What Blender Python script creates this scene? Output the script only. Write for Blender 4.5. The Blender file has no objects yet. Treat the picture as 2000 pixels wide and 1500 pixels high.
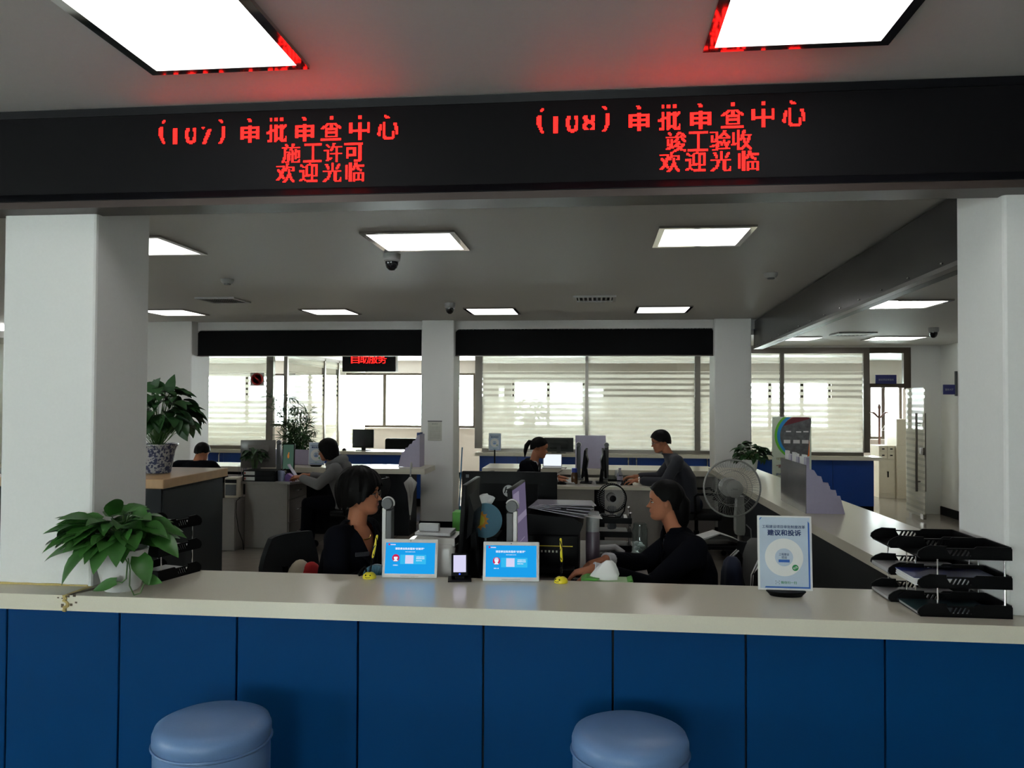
import bpy, bmesh, math, random
from mathutils import Vector, Matrix, noise
from mathutils.bvhtree import BVHTree
random.seed(7)
S = bpy.context.scene
COL = S.collection
PI = math.pi

# ---------------------------------------------------------------- camera, sky, sun, exposure
CH = 1.65
def _basis():
    yaw, pit, rol = math.radians(6.04), math.radians(1.183), math.radians(0.28)
    f = Vector((-math.sin(yaw) * math.cos(pit), math.cos(yaw) * math.cos(pit), math.sin(pit)))
    r = Vector((math.cos(yaw), math.sin(yaw), 0))
    u = r.cross(f)
    return f, r * math.cos(rol) + u * math.sin(rol), u * math.cos(rol) - r * math.sin(rol)
_f, _r, _u = _basis()
cd = bpy.data.cameras.new('camera')
cam = bpy.data.objects.new('camera', cd)
COL.objects.link(cam)
M4 = Matrix((_r, _u, -_f)).transposed().to_4x4()
M4.translation = Vector((0, 0, CH))
cam.matrix_world = M4
cd.sensor_width = 36
cd.lens = 36 * 1560 / 2000
cd.clip_start = 0.02
S.camera = cam

S.view_settings.view_transform = 'Standard'
S.view_settings.look = 'None'
S.view_settings.gamma = 1
S.view_settings.use_curve_mapping = False
S.view_settings.exposure = EXPO = 0.0
S.cycles.max_bounces = 8
S.cycles.transparent_max_bounces = 16
S.cycles.caustics_reflective = False
S.cycles.caustics_refractive = False

W = bpy.data.worlds.new('sky')
S.world = W
W.use_nodes = True
bg = W.node_tree.nodes['Background']
bg.inputs[0].default_value = (0.93, 0.97, 1.0, 1)
bg.inputs[1].default_value = 32.0

sd = bpy.data.lights.new('sun', 'SUN')
sd.energy = 40.0
sd.angle = 0.02
sd.color = (1.0, 0.93, 0.82)
sun = bpy.data.objects.new('sun', sd)
COL.objects.link(sun)
sun.rotation_euler = Vector((-0.28, -0.80, -0.42)).to_track_quat('-Z', 'Y').to_euler()

PANEL_GLOW = 5.6      # ceiling light panels
LED_GLOW = 9.0       # red LED dots

# ---------------------------------------------------------------- materials
def mat(name, col, rough=0.5, metal=0.0, spec=0.5, var=0.06, scale=30.0, bump=0.0, emit=None, es=0.0, coat=0.0, sheen=0.0, trans=0.0):
    m = bpy.data.materials.new(name)
    m.use_nodes = True
    nt = m.node_tree
    b = nt.nodes['Principled BSDF']
    b.inputs['Roughness'].default_value = rough
    b.inputs['Metallic'].default_value = metal
    b.inputs['Specular IOR Level'].default_value = spec
    b.inputs['Coat Weight'].default_value = coat
    b.inputs['Sheen Weight'].default_value = sheen
    if trans:
        b.inputs['Transmission Weight'].default_value = trans
    tc = nt.nodes.new('ShaderNodeTexCoord')
    nz = nt.nodes.new('ShaderNodeTexNoise')
    nz.inputs['Scale'].default_value = scale
    nz.inputs['Detail'].default_value = 4
    nt.links.new(tc.outputs['Object'], nz.inputs['Vector'])
    mx = nt.nodes.new('ShaderNodeMix')
    mx.data_type = 'RGBA'
    c = tuple(col[:3])
    mx.inputs[6].default_value = tuple(max(0, v * (1 - var)) for v in c) + (1,)
    mx.inputs[7].default_value = tuple(min(1, v * (1 + var)) for v in c) + (1,)
    nt.links.new(nz.outputs['Fac'], mx.inputs[0])
    nt.links.new(mx.outputs[2], b.inputs['Base Color'])
    if bump:
        bp = nt.nodes.new('ShaderNodeBump')
        bp.inputs['Strength'].default_value = bump
        bp.inputs['Distance'].default_value = 0.004
        nt.links.new(nz.outputs['Fac'], bp.inputs['Height'])
        nt.links.new(bp.outputs['Normal'], b.inputs['Normal'])
    if emit:
        b.inputs['Emission Color'].default_value = tuple(emit) + (1,)
        b.inputs['Emission Strength'].default_value = es
    return m

def glass_mat(name, tint=(0.93, 0.97, 0.95), refl=0.08):
    m = bpy.data.materials.new(name)
    m.use_nodes = True
    nt = m.node_tree
    nt.nodes.remove(nt.nodes['Principled BSDF'])
    o = nt.nodes['Material Output']
    t = nt.nodes.new('ShaderNodeBsdfTransparent')
    t.inputs[0].default_value = tint + (1,)
    g = nt.nodes.new('ShaderNodeBsdfGlossy')
    g.inputs['Roughness'].default_value = 0.02
    lw = nt.nodes.new('ShaderNodeLayerWeight')
    pw = nt.nodes.new('ShaderNodeMath'); pw.operation = 'POWER'; pw.inputs[1].default_value = 4.0
    nt.links.new(lw.outputs['Facing'], pw.inputs[0])
    fr = nt.nodes.new('ShaderNodeMath'); fr.operation = 'MULTIPLY_ADD'; fr.inputs[1].default_value = 0.6; fr.inputs[2].default_value = 0.035
    nt.links.new(pw.outputs[0], fr.inputs[0])
    mx = nt.nodes.new('ShaderNodeMixShader')
    nt.links.new(fr.outputs[0], mx.inputs[0])
    nt.links.new(t.outputs[0], mx.inputs[1])
    nt.links.new(g.outputs[0], mx.inputs[2])
    nt.links.new(mx.outputs[0], o.inputs[0])
    return m

def frosted_mat(name):
    """office glass with frosted film cut into horizontal stripes: clear lines above, milky below"""
    m = glass_mat(name, (0.94, 0.97, 0.95))
    nt = m.node_tree
    o = nt.nodes['Material Output']
    clear = o.inputs[0].links[0].from_socket
    tc = nt.nodes.new('ShaderNodeTexCoord')
    sp = nt.nodes.new('ShaderNodeSeparateXYZ')
    nt.links.new(tc.outputs['Object'], sp.inputs[0])
    def math_(op, a, b=None, cl=False):
        n = nt.nodes.new('ShaderNodeMath')
        n.operation = op
        n.use_clamp = cl
        for i, v in enumerate((a, b)):
            if v is None: continue
            if isinstance(v, (int, float)): n.inputs[i].default_value = v
            else: nt.links.new(v, n.inputs[i])
        return n.outputs[0]
    z = sp.outputs[2]
    saw = math_('FRACT', math_('DIVIDE', z, 0.0875))
    film = math_('LESS_THAN', saw, 0.58)                       # film strip / gap
    low = math_('LESS_THAN', z, 1.668)
    top = math_('MULTIPLY', math_('GREATER_THAN', z, 2.11), math_('LESS_THAN', z, 2.235))
    up = math_('GREATER_THAN', z, 2.235)
    film = math_('MULTIPLY', film, math_('SUBTRACT', 1.0, top))
    film = math_('MAXIMUM', film, math_('MULTIPLY', up, 0.55))
    milk = math_('MULTIPLY', low, 0.68)                         # second, plain layer of film below
    fac = math_('MAXIMUM', math_('MULTIPLY', film, 0.80), milk)
    fac = math_('ADD', fac, math_('MULTIPLY', math_('MULTIPLY', low, film), 0.10), True)
    tr = nt.nodes.new('ShaderNodeBsdfTranslucent')
    tr.inputs[0].default_value = (0.96, 0.94, 0.86, 1)
    df = nt.nodes.new('ShaderNodeBsdfDiffuse')
    df.inputs[0].default_value = (0.80, 0.82, 0.78, 1)
    m1 = nt.nodes.new('ShaderNodeMixShader')
    m1.inputs[0].default_value = 0.85
    nt.links.new(df.outputs[0], m1.inputs[1])
    nt.links.new(tr.outputs[0], m1.inputs[2])
    m2 = nt.nodes.new('ShaderNodeMixShader')
    nt.links.new(fac, m2.inputs[0])
    nt.links.new(clear, m2.inputs[1])
    nt.links.new(m1.outputs[0], m2.inputs[2])
    nt.links.new(m2.outputs[0], o.inputs[0])
    return m

def emit_mat(name, col, s):
    m = bpy.data.materials.new(name)
    m.use_nodes = True
    nt = m.node_tree
    nt.nodes.remove(nt.nodes['Principled BSDF'])
    e = nt.nodes.new('ShaderNodeEmission')
    e.inputs[0].default_value = tuple(col) + (1,)
    e.inputs[1].default_value = s
    nt.links.new(e.outputs[0], nt.nodes['Material Output'].inputs[0])
    return m

def quartz_mat():
    m = mat('daylight_tinted_quartz', (0.74, 0.70, 0.575), 0.20, spec=0.5, var=0.05, scale=260)  # greenish-yellow cast of the hall daylight is mixed into the stone's colour
    return m

def floor_mat():
    m = mat('polished_stone_tile', (0.27, 0.235, 0.195), 0.16, spec=0.5, var=0.10, scale=9)
    nt = m.node_tree
    b = nt.nodes['Principled BSDF']
    src = b.inputs['Base Color'].links[0].from_socket
    tc = nt.nodes['Texture Coordinate']
    br = nt.nodes.new('ShaderNodeTexBrick')
    br.offset = 0
    br.inputs['Scale'].default_value = 1.25
    br.inputs['Brick Width'].default_value = 1.0
    br.inputs['Row Height'].default_value = 1.0
    br.inputs['Mortar Size'].default_value = 0.0035
    br.inputs['Mortar'].default_value = (0.2, 0.18, 0.15, 1)
    nt.links.new(tc.outputs['Object'], br.inputs['Vector'])
    nt.links.new(src, br.inputs['Color1'])
    nt.links.new(src, br.inputs['Color2'])
    nt.links.new(br.outputs['Color'], b.inputs['Base Color'])
    return m

MT = dict(
    wall=mat('white_paint', (0.76, 0.76, 0.74), 0.65, bump=0.05, scale=80, var=0.03),
    wallp=mat('reflection_tinted_white', (0.72, 0.66, 0.62), 0.65, var=0.03),  # pinkish cast of reflected light is put into this white wall colour
    ceil=mat('ceiling_paint', (0.62, 0.61, 0.595), 0.55, var=0.03, scale=50),
    floor=floor_mat(),
    quartz=quartz_mat(),
    bluepanel=mat('blue_laminate', (0.0002, 0.044, 0.155), 0.5, spec=0.09, var=0.05, scale=6),
    seam=mat('dark_seam', (0.01, 0.012, 0.015), 0.8),
    bluefar=mat('royal_blue_laminate', (0.006, 0.05, 0.28), 0.4, spec=0.4),
    steel=mat('brushed_steel', (0.20, 0.18, 0.16), 0.30, metal=1.0, scale=120),
    bronze=mat('dark_bronze_frame', (0.10, 0.08, 0.06), 0.35, metal=0.7),
    chrome=mat('chrome', (0.75, 0.75, 0.75), 0.12, metal=1.0),
    mirror=mat('polished_trim', (0.55, 0.54, 0.52), 0.07, metal=1.0),
    black=mat('black_plastic', (0.0032, 0.0032, 0.0036), 0.45, spec=0.10),
    blackm=mat('matt_black', (0.004, 0.004, 0.0045), 0.75, spec=0.12),
    board=mat('black_board_panel', (0.004, 0.004, 0.0055), 0.4, spec=0.12),
    boardback=mat('dark_metal_panel', (0.022, 0.020, 0.020), 0.24, metal=0.35, spec=0.5, scale=5),
    led_off=mat('unlit_led_matrix', (0.005, 0.0045, 0.0055), 0.55, spec=0.10, var=0.3, scale=700),
    brown=mat('brown_metal_edge', (0.05, 0.035, 0.03), 0.4, metal=0.3),
    glass=glass_mat('clear_glass'),
    frost=frosted_mat('frosted_stripe_glass'),
    panel=emit_mat('light_panel', (1.0, 0.99, 0.97), PANEL_GLOW),
    led=emit_mat('lit_red_led', (1.0, 0.0075, 0.006), LED_GLOW),
    white=mat('white_plastic', (0.70, 0.70, 0.69), 0.35),
    whitem=mat('white_enamel', (0.62, 0.61, 0.58), 0.3),
    grey=mat('grey_plastic', (0.075, 0.08, 0.085), 0.45),
    lgrey=mat('light_grey_plastic', (0.40, 0.40, 0.40), 0.4),
    lam=mat('grey_white_laminate', (0.285, 0.265, 0.245), 0.42, spec=0.4),
    cream=mat('cream_steel', (0.66, 0.60, 0.47), 0.4),
    wood=mat('oak_veneer', (0.50, 0.31, 0.15), 0.35, var=0.18, scale=14),
    darkpanel=mat('charcoal_laminate', (0.010, 0.012, 0.0145), 0.5, spec=0.2),
    leaf=mat('glossy_green_leaf', (0.035, 0.125, 0.022), 0.35, spec=0.5, var=0.35, scale=18),
    leafd=mat('deep_green_leaf', (0.018, 0.062, 0.016), 0.4, spec=0.4, var=0.35, scale=18),
    stem=mat('green_stem', (0.05, 0.12, 0.025), 0.5),
    soil=mat('potting_soil', (0.03, 0.02, 0.012), 0.9, bump=0.6),
    paper=mat('paper', (0.74, 0.74, 0.73), 0.7, var=0.03),
    skin=mat('skin', (0.43, 0.172, 0.092), 0.52, spec=0.22, var=0.08, scale=25),
    hair=mat('black_hair', (0.0022, 0.002, 0.002), 0.55, spec=0.11, var=0.5, scale=60, bump=0.3),
    navy=mat('navy_suiting', (0.0035, 0.004, 0.0065), 0.9, spec=0.06),
    lilac=mat('lilac_grey_acrylic', (0.36, 0.33, 0.45), 0.35),
)

# ---------------------------------------------------------------- geometry helpers
class MB:
    """gathers shapes and links them as ONE mesh object"""
    def __init__(s):
        s.bm = bmesh.new()
        s.mi = 0
        s.T = Matrix()
    def _take(s, verts):
        for v in verts: v.co = s.T @ v.co
        fs = set()
        for v in verts: fs.update(v.link_faces)
        for f in fs: f.material_index = s.mi
        return verts
    def box(s, x0, x1, y0, y1, z0, z1, bev=0.0, seg=2):
        r = bmesh.ops.create_cube(s.bm, size=1)
        vs = r['verts']
        for v in vs:
            v.co = Vector(((x0 + x1) / 2 + v.co.x * (x1 - x0), (y0 + y1) / 2 + v.co.y * (y1 - y0), (z0 + z1) / 2 + v.co.z * (z1 - z0)))
        if bev:
            es = list({e for v in vs for e in v.link_edges})
            r = bmesh.ops.bevel(s.bm, geom=es, offset=bev, segments=seg, affect='EDGES', profile=0.5)
            vs = list({v for f in r['faces'] for v in f.verts} | {v for v in vs if v.is_valid})
        s._take(vs)
        return s
    def prism(s, pts, d, axis='z'):
        """closed polygon pts swept by d=(lo,hi) along axis; pts are the two other coordinates in xyz order"""
        def mk(a, b, c):
            return {'z': Vector((a, b, c)), 'y': Vector((a, c, b)), 'x': Vector((c, a, b))}[axis]
        lo = [s.bm.verts.new(mk(a, b, d[0])) for a, b in pts]
        hi = [s.bm.verts.new(mk(a, b, d[1])) for a, b in pts]
        n = len(pts)
        fs = [s.bm.faces.new(lo), s.bm.faces.new(hi)]
        for i in range(n):
            fs.append(s.bm.faces.new((lo[i], lo[(i + 1) % n], hi[(i + 1) % n], hi[i])))
        s._take(lo + hi)
        bmesh.ops.recalc_face_normals(s.bm, faces=fs)
        return s
    def loft(s, rings, cap=True, closed=True):
        """rings: lists of equally many points"""
        R = [[s.bm.verts.new(Vector(p)) for p in r] for r in rings]
        fs = []
        for a, b in zip(R, R[1:]):
            n = len(a)
            for i in range(n if closed else n - 1):
                j = (i + 1) % n
                fs.append(s.bm.faces.new((a[i], a[j], b[j], b[i])))
        if cap and closed:
            fs.append(s.bm.faces.new(R[0][::-1]))
            fs.append(s.bm.faces.new(R[-1]))
        s._take([v for r in R for v in r])
        if closed: bmesh.ops.recalc_face_normals(s.bm, faces=fs)
        return s
    def lathe(s, prof, c=(0, 0, 0), seg=24, cap=True, axis='z'):
        rings = []
        for r, h in prof:
            ring = []
            for i in range(seg):
                a = 2 * PI * i / seg
                p = (max(r, 1e-4) * math.cos(a), max(r, 1e-4) * math.sin(a), h)
                if axis == 'y': p = (p[0], h, p[1])
                if axis == 'x': p = (h, p[0], p[1])
                ring.append(Vector(c) + Vector(p))
            rings.append(ring)
        return s.loft(rings, cap)
    def tube(s, pts, r, seg=8, cap=True):
        """pts polyline, r number or list"""
        pts = [Vector(p) for p in pts]
        n = len(pts)
        rs = r if isinstance(r, (list, tuple)) else [r] * n
        rings = []
        up = None
        for i, p in enumerate(pts):
            t = (pts[min(i + 1, n - 1)] - pts[max(i - 1, 0)]).normalized()
            if up is None:
                up = Vector((0, 0, 1)) if abs(t.z) < 0.9 else Vector((1, 0, 0))
            a = t.cross(up)
            if a.length < 1e-5: a = t.cross(Vector((0.3, 1, 0.2)))
            a.normalize()
            b = a.cross(t).normalized()
            up = b
            rings.append([p + (a * math.cos(2 * PI * k / seg) + b * math.sin(2 * PI * k / seg)) * rs[i] for k in range(seg)])
        return s.loft(rings, cap)
    def ball(s, c, rx, ry=None, rz=None, u=16, v=10):
        ry = ry or rx
        rz = rz or rx
        r = bmesh.ops.create_uvsphere(s.bm, u_segments=u, v_segments=v, radius=1)
        for q in r['verts']: q.co = Vector((c[0] + q.co.x * rx, c[1] + q.co.y * ry, c[2] + q.co.z * rz))
        s._take(r['verts'])
        return s
    def capsule(s, a, b, ra, rb, seg=12):
        a, b = Vector(a), Vector(b)
        d = b - a
        L = max(d.length, 1e-6)
        d = d / L
        pts, rs = [], []
        for k in range(4):
            th = PI / 2 * k / 4
            pts.append(a - d * ra * math.cos(th)); rs.append(max(ra * math.sin(th), 1e-4))
        pts += [a, b]; rs += [ra, rb]
        for k in range(1, 5):
            th = PI / 2 * k / 4
            pts.append(b + d * rb * math.sin(th)); rs.append(max(rb * math.cos(th), 1e-4))
        return s.tube(pts, rs, seg)
    def quad(s, a, b, c, d):
        vs = [s.bm.verts.new(Vector(p)) for p in (a, b, c, d)]
        s.bm.faces.new(vs)
        s._take(vs)
        return s
    def mesh(s, me, M):
        """add a copy of mesh data"""
        n0 = len(s.bm.verts)
        s.bm.from_mesh(me)
        s.bm.verts.ensure_lookup_table()
        vs = s.bm.verts[n0:]
        for v in vs: v.co = M @ v.co
        s._take(vs)
        return s
    def build(s, name, mats, parent=None, smooth=None, kind=None, label=None):
        me = bpy.data.meshes.new(name)
        s.bm.normal_update()
        s.bm.to_mesh(me)
        s.bm.free()
        for m in (mats if isinstance(mats, (list, tuple)) else [mats]):
            me.materials.append(m)
        if smooth is not None:
            for p in me.polygons: p.use_smooth = True
            if smooth: me.set_sharp_from_angle(angle=math.radians(smooth))
        o = bpy.data.objects.new(name, me)
        COL.objects.link(o)
        if parent is not None: o.parent = parent
        if kind: o['kind'] = kind
        if label: o['label'] = label
        return o

def thing(name, label, cat, loc=(0, 0, 0), rz=0.0, group=None):
    o = bpy.data.objects.new(name, None)
    o.empty_display_size = 0.1
    COL.objects.link(o)
    o.location = loc
    o.rotation_euler = (0, 0, rz)
    o['label'] = label
    o['category'] = cat
    if group: o['group'] = group
    return o
def tag(o, label, cat, group=None, kind=None):
    o['label'] = label
    o['category'] = cat
    if group: o['group'] = group
    if kind: o['kind'] = kind
    return o
def struct(name, mb, m, parent=None, smooth=None):
    o = mb.build(name, m, parent, smooth)
    if parent is None: o['kind'] = 'structure'
    return o
def dup(root, loc=None, rz=None, label=None, group=None):
    r = root.copy()
    COL.objects.link(r)
    if loc is not None: r.location = loc
    if rz is not None: r.rotation_euler = (0, 0, rz)
    if label: r['label'] = label
    if group: r['group'] = group
    for ch in list(root.children):
        c = ch.copy(); COL.objects.link(c); c.parent = r
        for g in list(ch.children):
            d = g.copy(); COL.objects.link(d); d.parent = c
    return r

_glyphs = {}
def text_mesh(txt, bold=0.0):
    """flat mesh of a line of text, 1 em high, baseline at y=0"""
    k = (txt, bold)
    if k not in _glyphs:
        cu = bpy.data.curves.new('lettering', 'FONT')
        cu.body = txt
        cu.size = 1.0
        cu.offset = bold
        cu.resolution_u = 3
        ob = bpy.data.objects.new('lettering', cu)
        COL.objects.link(ob)
        bpy.context.view_layer.update()
        me = bpy.data.meshes.new_from_object(ob.evaluated_get(bpy.context.evaluated_depsgraph_get()))
        bpy.data.objects.remove(ob)
        xs = [v.co.x for v in me.vertices] or [0]
        ys = [v.co.y for v in me.vertices] or [0]
        _glyphs[k] = (me, min(xs), max(xs), min(ys), max(ys))
    return _glyphs[k]
def put_text(mb, txt, cx, cy, w, h, frame, bold=0.0):
    """letters fitted into a w x h box centred at cx,cy of the plane `frame` (its x,y axes)"""
    me, x0, x1, y0, y1 = text_mesh(txt)
    sx = w / max(x1 - x0, 1e-6)
    sy = (h / max(y1 - y0, 1e-6)) if h else sx
    M = frame @ Matrix.Translation((cx, cy, 0)) @ Matrix.Diagonal((sx, sy, 1, 1)) @ Matrix.Translation((-(x0 + x1) / 2, -(y0 + y1) / 2, 0))
    e = bold * 1.1                               # heavier strokes: the same line laid a hair apart
    for dx, dy in (((0, 0),) if not e else ((-e, -e), (e, -e), (-e, e), (e, e), (0, 0))):
        mb.mesh(me, M @ Matrix.Translation((dx, dy, 0)))
FRONT = Matrix.Rotation(PI / 2, 4, 'X')          # plane facing -Y: its x -> +X, its y -> +Z

# ================================================================ THE SETTING
FZ, IZ, AZ = 2.83, 2.68, 2.50       # ceilings: public hall, office, aisles and rooms beyond
XL, XR, YB, YF = -9.3, 5.08, -5.0, 17.0
XO = 6.35          # the rooms beyond the glass are wider than the aisle
struct('floor', MB().box(XL - .2, XO + .2, YB - .2, YF + .2, -0.1, 0), MT['floor'])
b = MB()
b.box(XL - .2, XR + .2, YB - .2, 3.10, FZ, FZ + .1)
b.box(XL - .2, 2.0, 3.16, 10.42, IZ, IZ + .1)
b.box(2.0, XR + .2, 3.16, 10.42, AZ, AZ + .08)
b.box(XL - .2, XO + .2, 10.42, YF + .2, AZ, AZ + .1)
b.box(1.98, 2.04, 3.16, 10.42, AZ - .002, FZ + .1)
b.box(XL - .2, XR + .2, 3.08, 3.2, IZ - .2, FZ + .11)
struct('ceiling', b, MT['ceil'])

def wall_with_holes(name, m, axis, c0, c1, a0, a1, z1, holes):
    """a wall between c0..c1 on its thin axis, a0..a1 along the other, with (lo,hi,z0,z1) openings"""
    b = MB()
    def put(l, h, z0, zz):
        if h - l < 1e-4 or zz - z0 < 1e-4: return
        b.box(*((l, h, c0, c1) if axis == 'y' else (c0, c1, l, h)), z0, zz)
    cur = a0
    for l, h, z0, zz in sorted(holes):
        put(cur, l, 0, z1)
        put(l, h, 0, z0)
        put(l, h, zz, z1)
        cur = h
    put(cur, a1, 0, z1)
    return struct(name, b, m)
REAR = [(-8.9, -6.6, 1.05, 2.22), (-5.47, -2.6, 1.05, 2.24), (-1.8, -0.25, 1.05, 2.1), (2.9, 4.8, 1.05, 2.1), (5.55, 6.2, 0.9, 2.0)]
wall_with_holes('wall_rear', MT['wallp'], 'y', YF, YF + .2, XL, XO, AZ, REAR)
HALL = [(-4.8, -3.4, 1.0, 2.25), (-1.1, 0.3, 1.0, 2.25)]
wall_with_holes('wall_hall', MT['wall'], 'y', YB - .2, YB, XL, XR, FZ, HALL)
LW = [(-2.9, -1.7, 0.9, 2.25), (-0.6, 0.6, 0.9, 2.25)]
wall_with_holes('wall_left', MT['wall'], 'x', XL - .2, XL, YB, YF, FZ, LW)
struct('wall_right', MB().box(XR, XR + .2, YB, 12.6, 0, FZ), MT['wall'])
struct('wall_office_right', MB().box(XO, XO + .2, 12.5, YF, 0, AZ), MT['wallp'])
struct('wall_office_front', MB().box(XR + .2, XO + .2, 12.5, 12.6, 0, AZ), MT['wall'])
nwin = 0
def window(axis, c, l, h, z0, z1, bars):
    global nwin
    nwin += 1
    w = bpy.data.objects.new('window_%d' % nwin, None)
    COL.objects.link(w)
    w['kind'] = 'structure'
    b = MB()
    def put(a0, a1, za, zb, t=0.03):
        b.box(*((a0, a1, c - t, c + t) if axis == 'y' else (c - t, c + t, a0, a1)), za, zb)
    f = 0.05
    put(l, h, z0, z0 + f); put(l, h, z1 - f, z1); put(l, l + f, z0 + f, z1 - f); put(h - f, h, z0 + f, z1 - f)
    for t in bars: put(l + (h - l) * t - .035, l + (h - l) * t + .035, z0 + f, z1 - f, 0.025)
    b.build('window_frame', MT['bronze'], w)
    b = MB()
    b.box(*((l, h, c - .004, c + .004) if axis == 'y' else (c - .004, c + .004, l, h)), z0, z1)
    b.build('pane', MT['glass'], w)
    b = MB()
    b.box(*((l - .05, h + .05, c - .16, c - .02) if axis == 'y' else (c + .02, c + .16, l - .05, h + .05)), z0 - .03, z0)
    b.build('window_sill', MT['wallp'], w)
for i, (l, h, a, z) in enumerate(REAR):
    window('y', YF + .1, l, h, a, z, [(0.5,), (0.30, 0.62, 0.86), (0.5,), (0.36, 0.7), (0.45,)][i])
for l, h, a, z in HALL: window('y', YB - .1, l, h, a, z, (0.5,))
for l, h, a, z in LW: window('x', XL - .1, l, h, a, z, (0.5,))

# columns
def column(x0, x1, y0, y1, top, base=0.1):
    b = MB().box(x0, x1, y0, y1, 0, top, 0.012)
    o = struct('wall_column', b, MT['wall'])
    if base:
        b = MB().box(x0 - .012, x1 + .012, y0 - .012, y1 + .012, 0, base)
        b.build('baseboard', MT['blackm'], o)
    return o
column(-2.485, -2.07, 3.11, 3.51, FZ)
column(1.492, 1.95, 3.11, 3.50, FZ)
column(-2.245, -1.82, 10.10, 10.55, IZ)
column(1.455, 1.90, 10.10, 10.55, IZ)
column(-5.95, -5.33, 10.05, 10.55, IZ)
struct('baseboard_right', MB().box(XR - .02, XR, 3.2, 12.55, 0, 0.12), MT['blackm'])
struct('baseboard_rear', MB().box(XL, XO, YF - .015, YF, 0, 0.1), MT['blackm'])
# bulkhead over the far fascias
for i, (x0, x1) in enumerate(((-5.33, -2.245), (-1.82, 1.455), (1.90, 2.02))):
    struct('trim_%d' % (i + 1), MB().box(x0, x1, 10.22, 10.42, 2.56, IZ), MT['ceil'])

# ================================================================ LIGHTS
def ceiling_light(x0, x1, y0, y1, z, label, group):
    t = thing('ceiling_light', label, 'ceiling light', ((x0 + x1) / 2, (y0 + y1) / 2, z), 0, group)
    hx, hy = (x1 - x0) / 2, (y1 - y0) / 2
    b = MB()
    f = 0.035
    b.box(-hx - f, hx + f, -hy - f, -hy, -0.014, 0)
    b.box(-hx - f, hx + f, hy, hy + f, -0.014, 0)
    b.box(-hx - f, -hx, -hy, hy, -0.014, 0)
    b.box(hx, hx + f, -hy, hy, -0.014, 0)
    b.build('frame', MT['mirror'], t)
    MB().box(-hx, hx, -hy, hy, -0.006, -0.001).build('diffuser', MT['panel'], t)
    return t
G1 = 'square ceiling light panels'
ceiling_light(-1.56, -1.045, 2.15, 2.67, FZ, 'large square light panel above the left half of the sign', G1)
ceiling_light(0.385, 0.91, 2.15, 2.665, FZ, 'large square light panel above the right half of the sign', G1)
ceiling_light(-1.415, -0.893, 4.78, 5.31, IZ, 'square light panel right above the dome camera, office ceiling', G1)
ceiling_light(0.40, 0.895, 4.78, 5.305, IZ, 'square light panel on the office ceiling, nearest to the dark side beam', G1)
ceiling_light(-3.29, -2.77, 4.78, 5.33, IZ, 'light panel half hidden behind the near left column, front row', G1)
ceiling_light(-3.335, -2.825, 8.76, 9.26, IZ, 'far light panel above the hanging self-service sign', G1)
ceiling_light(-1.445, -0.925, 8.78, 9.38, IZ, 'far light panel just right of the far dome camera', G1)
ceiling_light(0.46, 1.0, 8.75, 9.30, IZ, 'far light panel right of the slotted air vent', G1)
ceiling_light(-5.25, -4.73, 8.70, 9.25, IZ, 'light panel beside the left column edge, far row', G1)
ceiling_light(3.60, 4.20, 10.7, 11.25, AZ, 'light panel on the aisle ceiling in front of the glass door', G1)
ceiling_light(2.35, 2.88, 10.75, 11.25, AZ, 'light panel mostly hidden behind the end of the dark side beam', G1)
ceiling_light(2.35, 2.88, 6.9, 7.4, AZ, 'light panel hidden behind the middle of the dark side beam', G1)
for i, (x, lab) in enumerate(((-6.1, 'light panel seen through the left office glass'), (-3.35, 'light panel over the self-service area'), (-0.95, 'light panel seen through the left pane of the middle office'), (0.95, 'light panel seen through the right pane of the middle office'), (3.4, 'light panel seen through the right office glass'))):
    ceiling_light(x - .28, x + .28, 14.4, 14.9, AZ, lab, G1)

# ================================================================ LED SIGN BOARDS
def led_dots(mb, txt, cx, cz, w, h, pitch, gap=(), bold=0.035, y=0.0):
    """rasterise one character into a grid of square LED dots on the plane y"""
    me, x0, x1, y0, y1 = text_mesh(txt)
    nx, ny = max(2, round(w / pitch)), max(2, round(h / pitch))
    me.calc_loop_triangles()
    lit = set()
    for t in me.loop_triangles:
        P = [((me.vertices[i].co.x - x0) / (x1 - x0) * nx, (me.vertices[i].co.y - y0) / (y1 - y0) * ny) for i in t.vertices]
        (ax, ay), (bx, by), (qx, qy) = P
        D = (by - qy) * (ax - qx) + (qx - bx) * (ay - qy)
        if abs(D) < 1e-9: continue
        for i in range(max(0, int(min(p[0] for p in P) - .5)), min(nx, int(max(p[0] for p in P) + 1))):
            for j in range(max(0, int(min(p[1] for p in P) - .5)), min(ny, int(max(p[1] for p in P) + 1))):
                px, py = i + .5, j + .5
                u = ((by - qy) * (px - qx) + (qx - bx) * (py - qy)) / D
                v = ((qy - ay) * (px - qx) + (ax - qx) * (py - qy)) / D
                if u >= -.02 and v >= -.02 and u + v <= 1.02: lit.add((i, j))
    if bold: lit |= {(i + 1, j) for i, j in lit if i + 1 < nx}
    if txt == '7': lit = {(i, j) for i, j in lit if not (ny - 1 - j in (2, 3) and i > 2)} | {(0, ny - 3), (1, ny - 3), (1, ny - 4), (2, ny - 3)}
    r = pitch * 0.42
    for i, j in lit:
        if (ny - 1 - j) in gap: continue                 # rows between two scans of the display are off
        x = cx + (i + .5 - nx / 2) * pitch
        z = cz + (j + .5 - ny / 2) * pitch
        mb.quad((x - r, y, z - r), (x + r, y, z - r), (x + r, y, z + r), (x - r, y, z + r))

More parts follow.
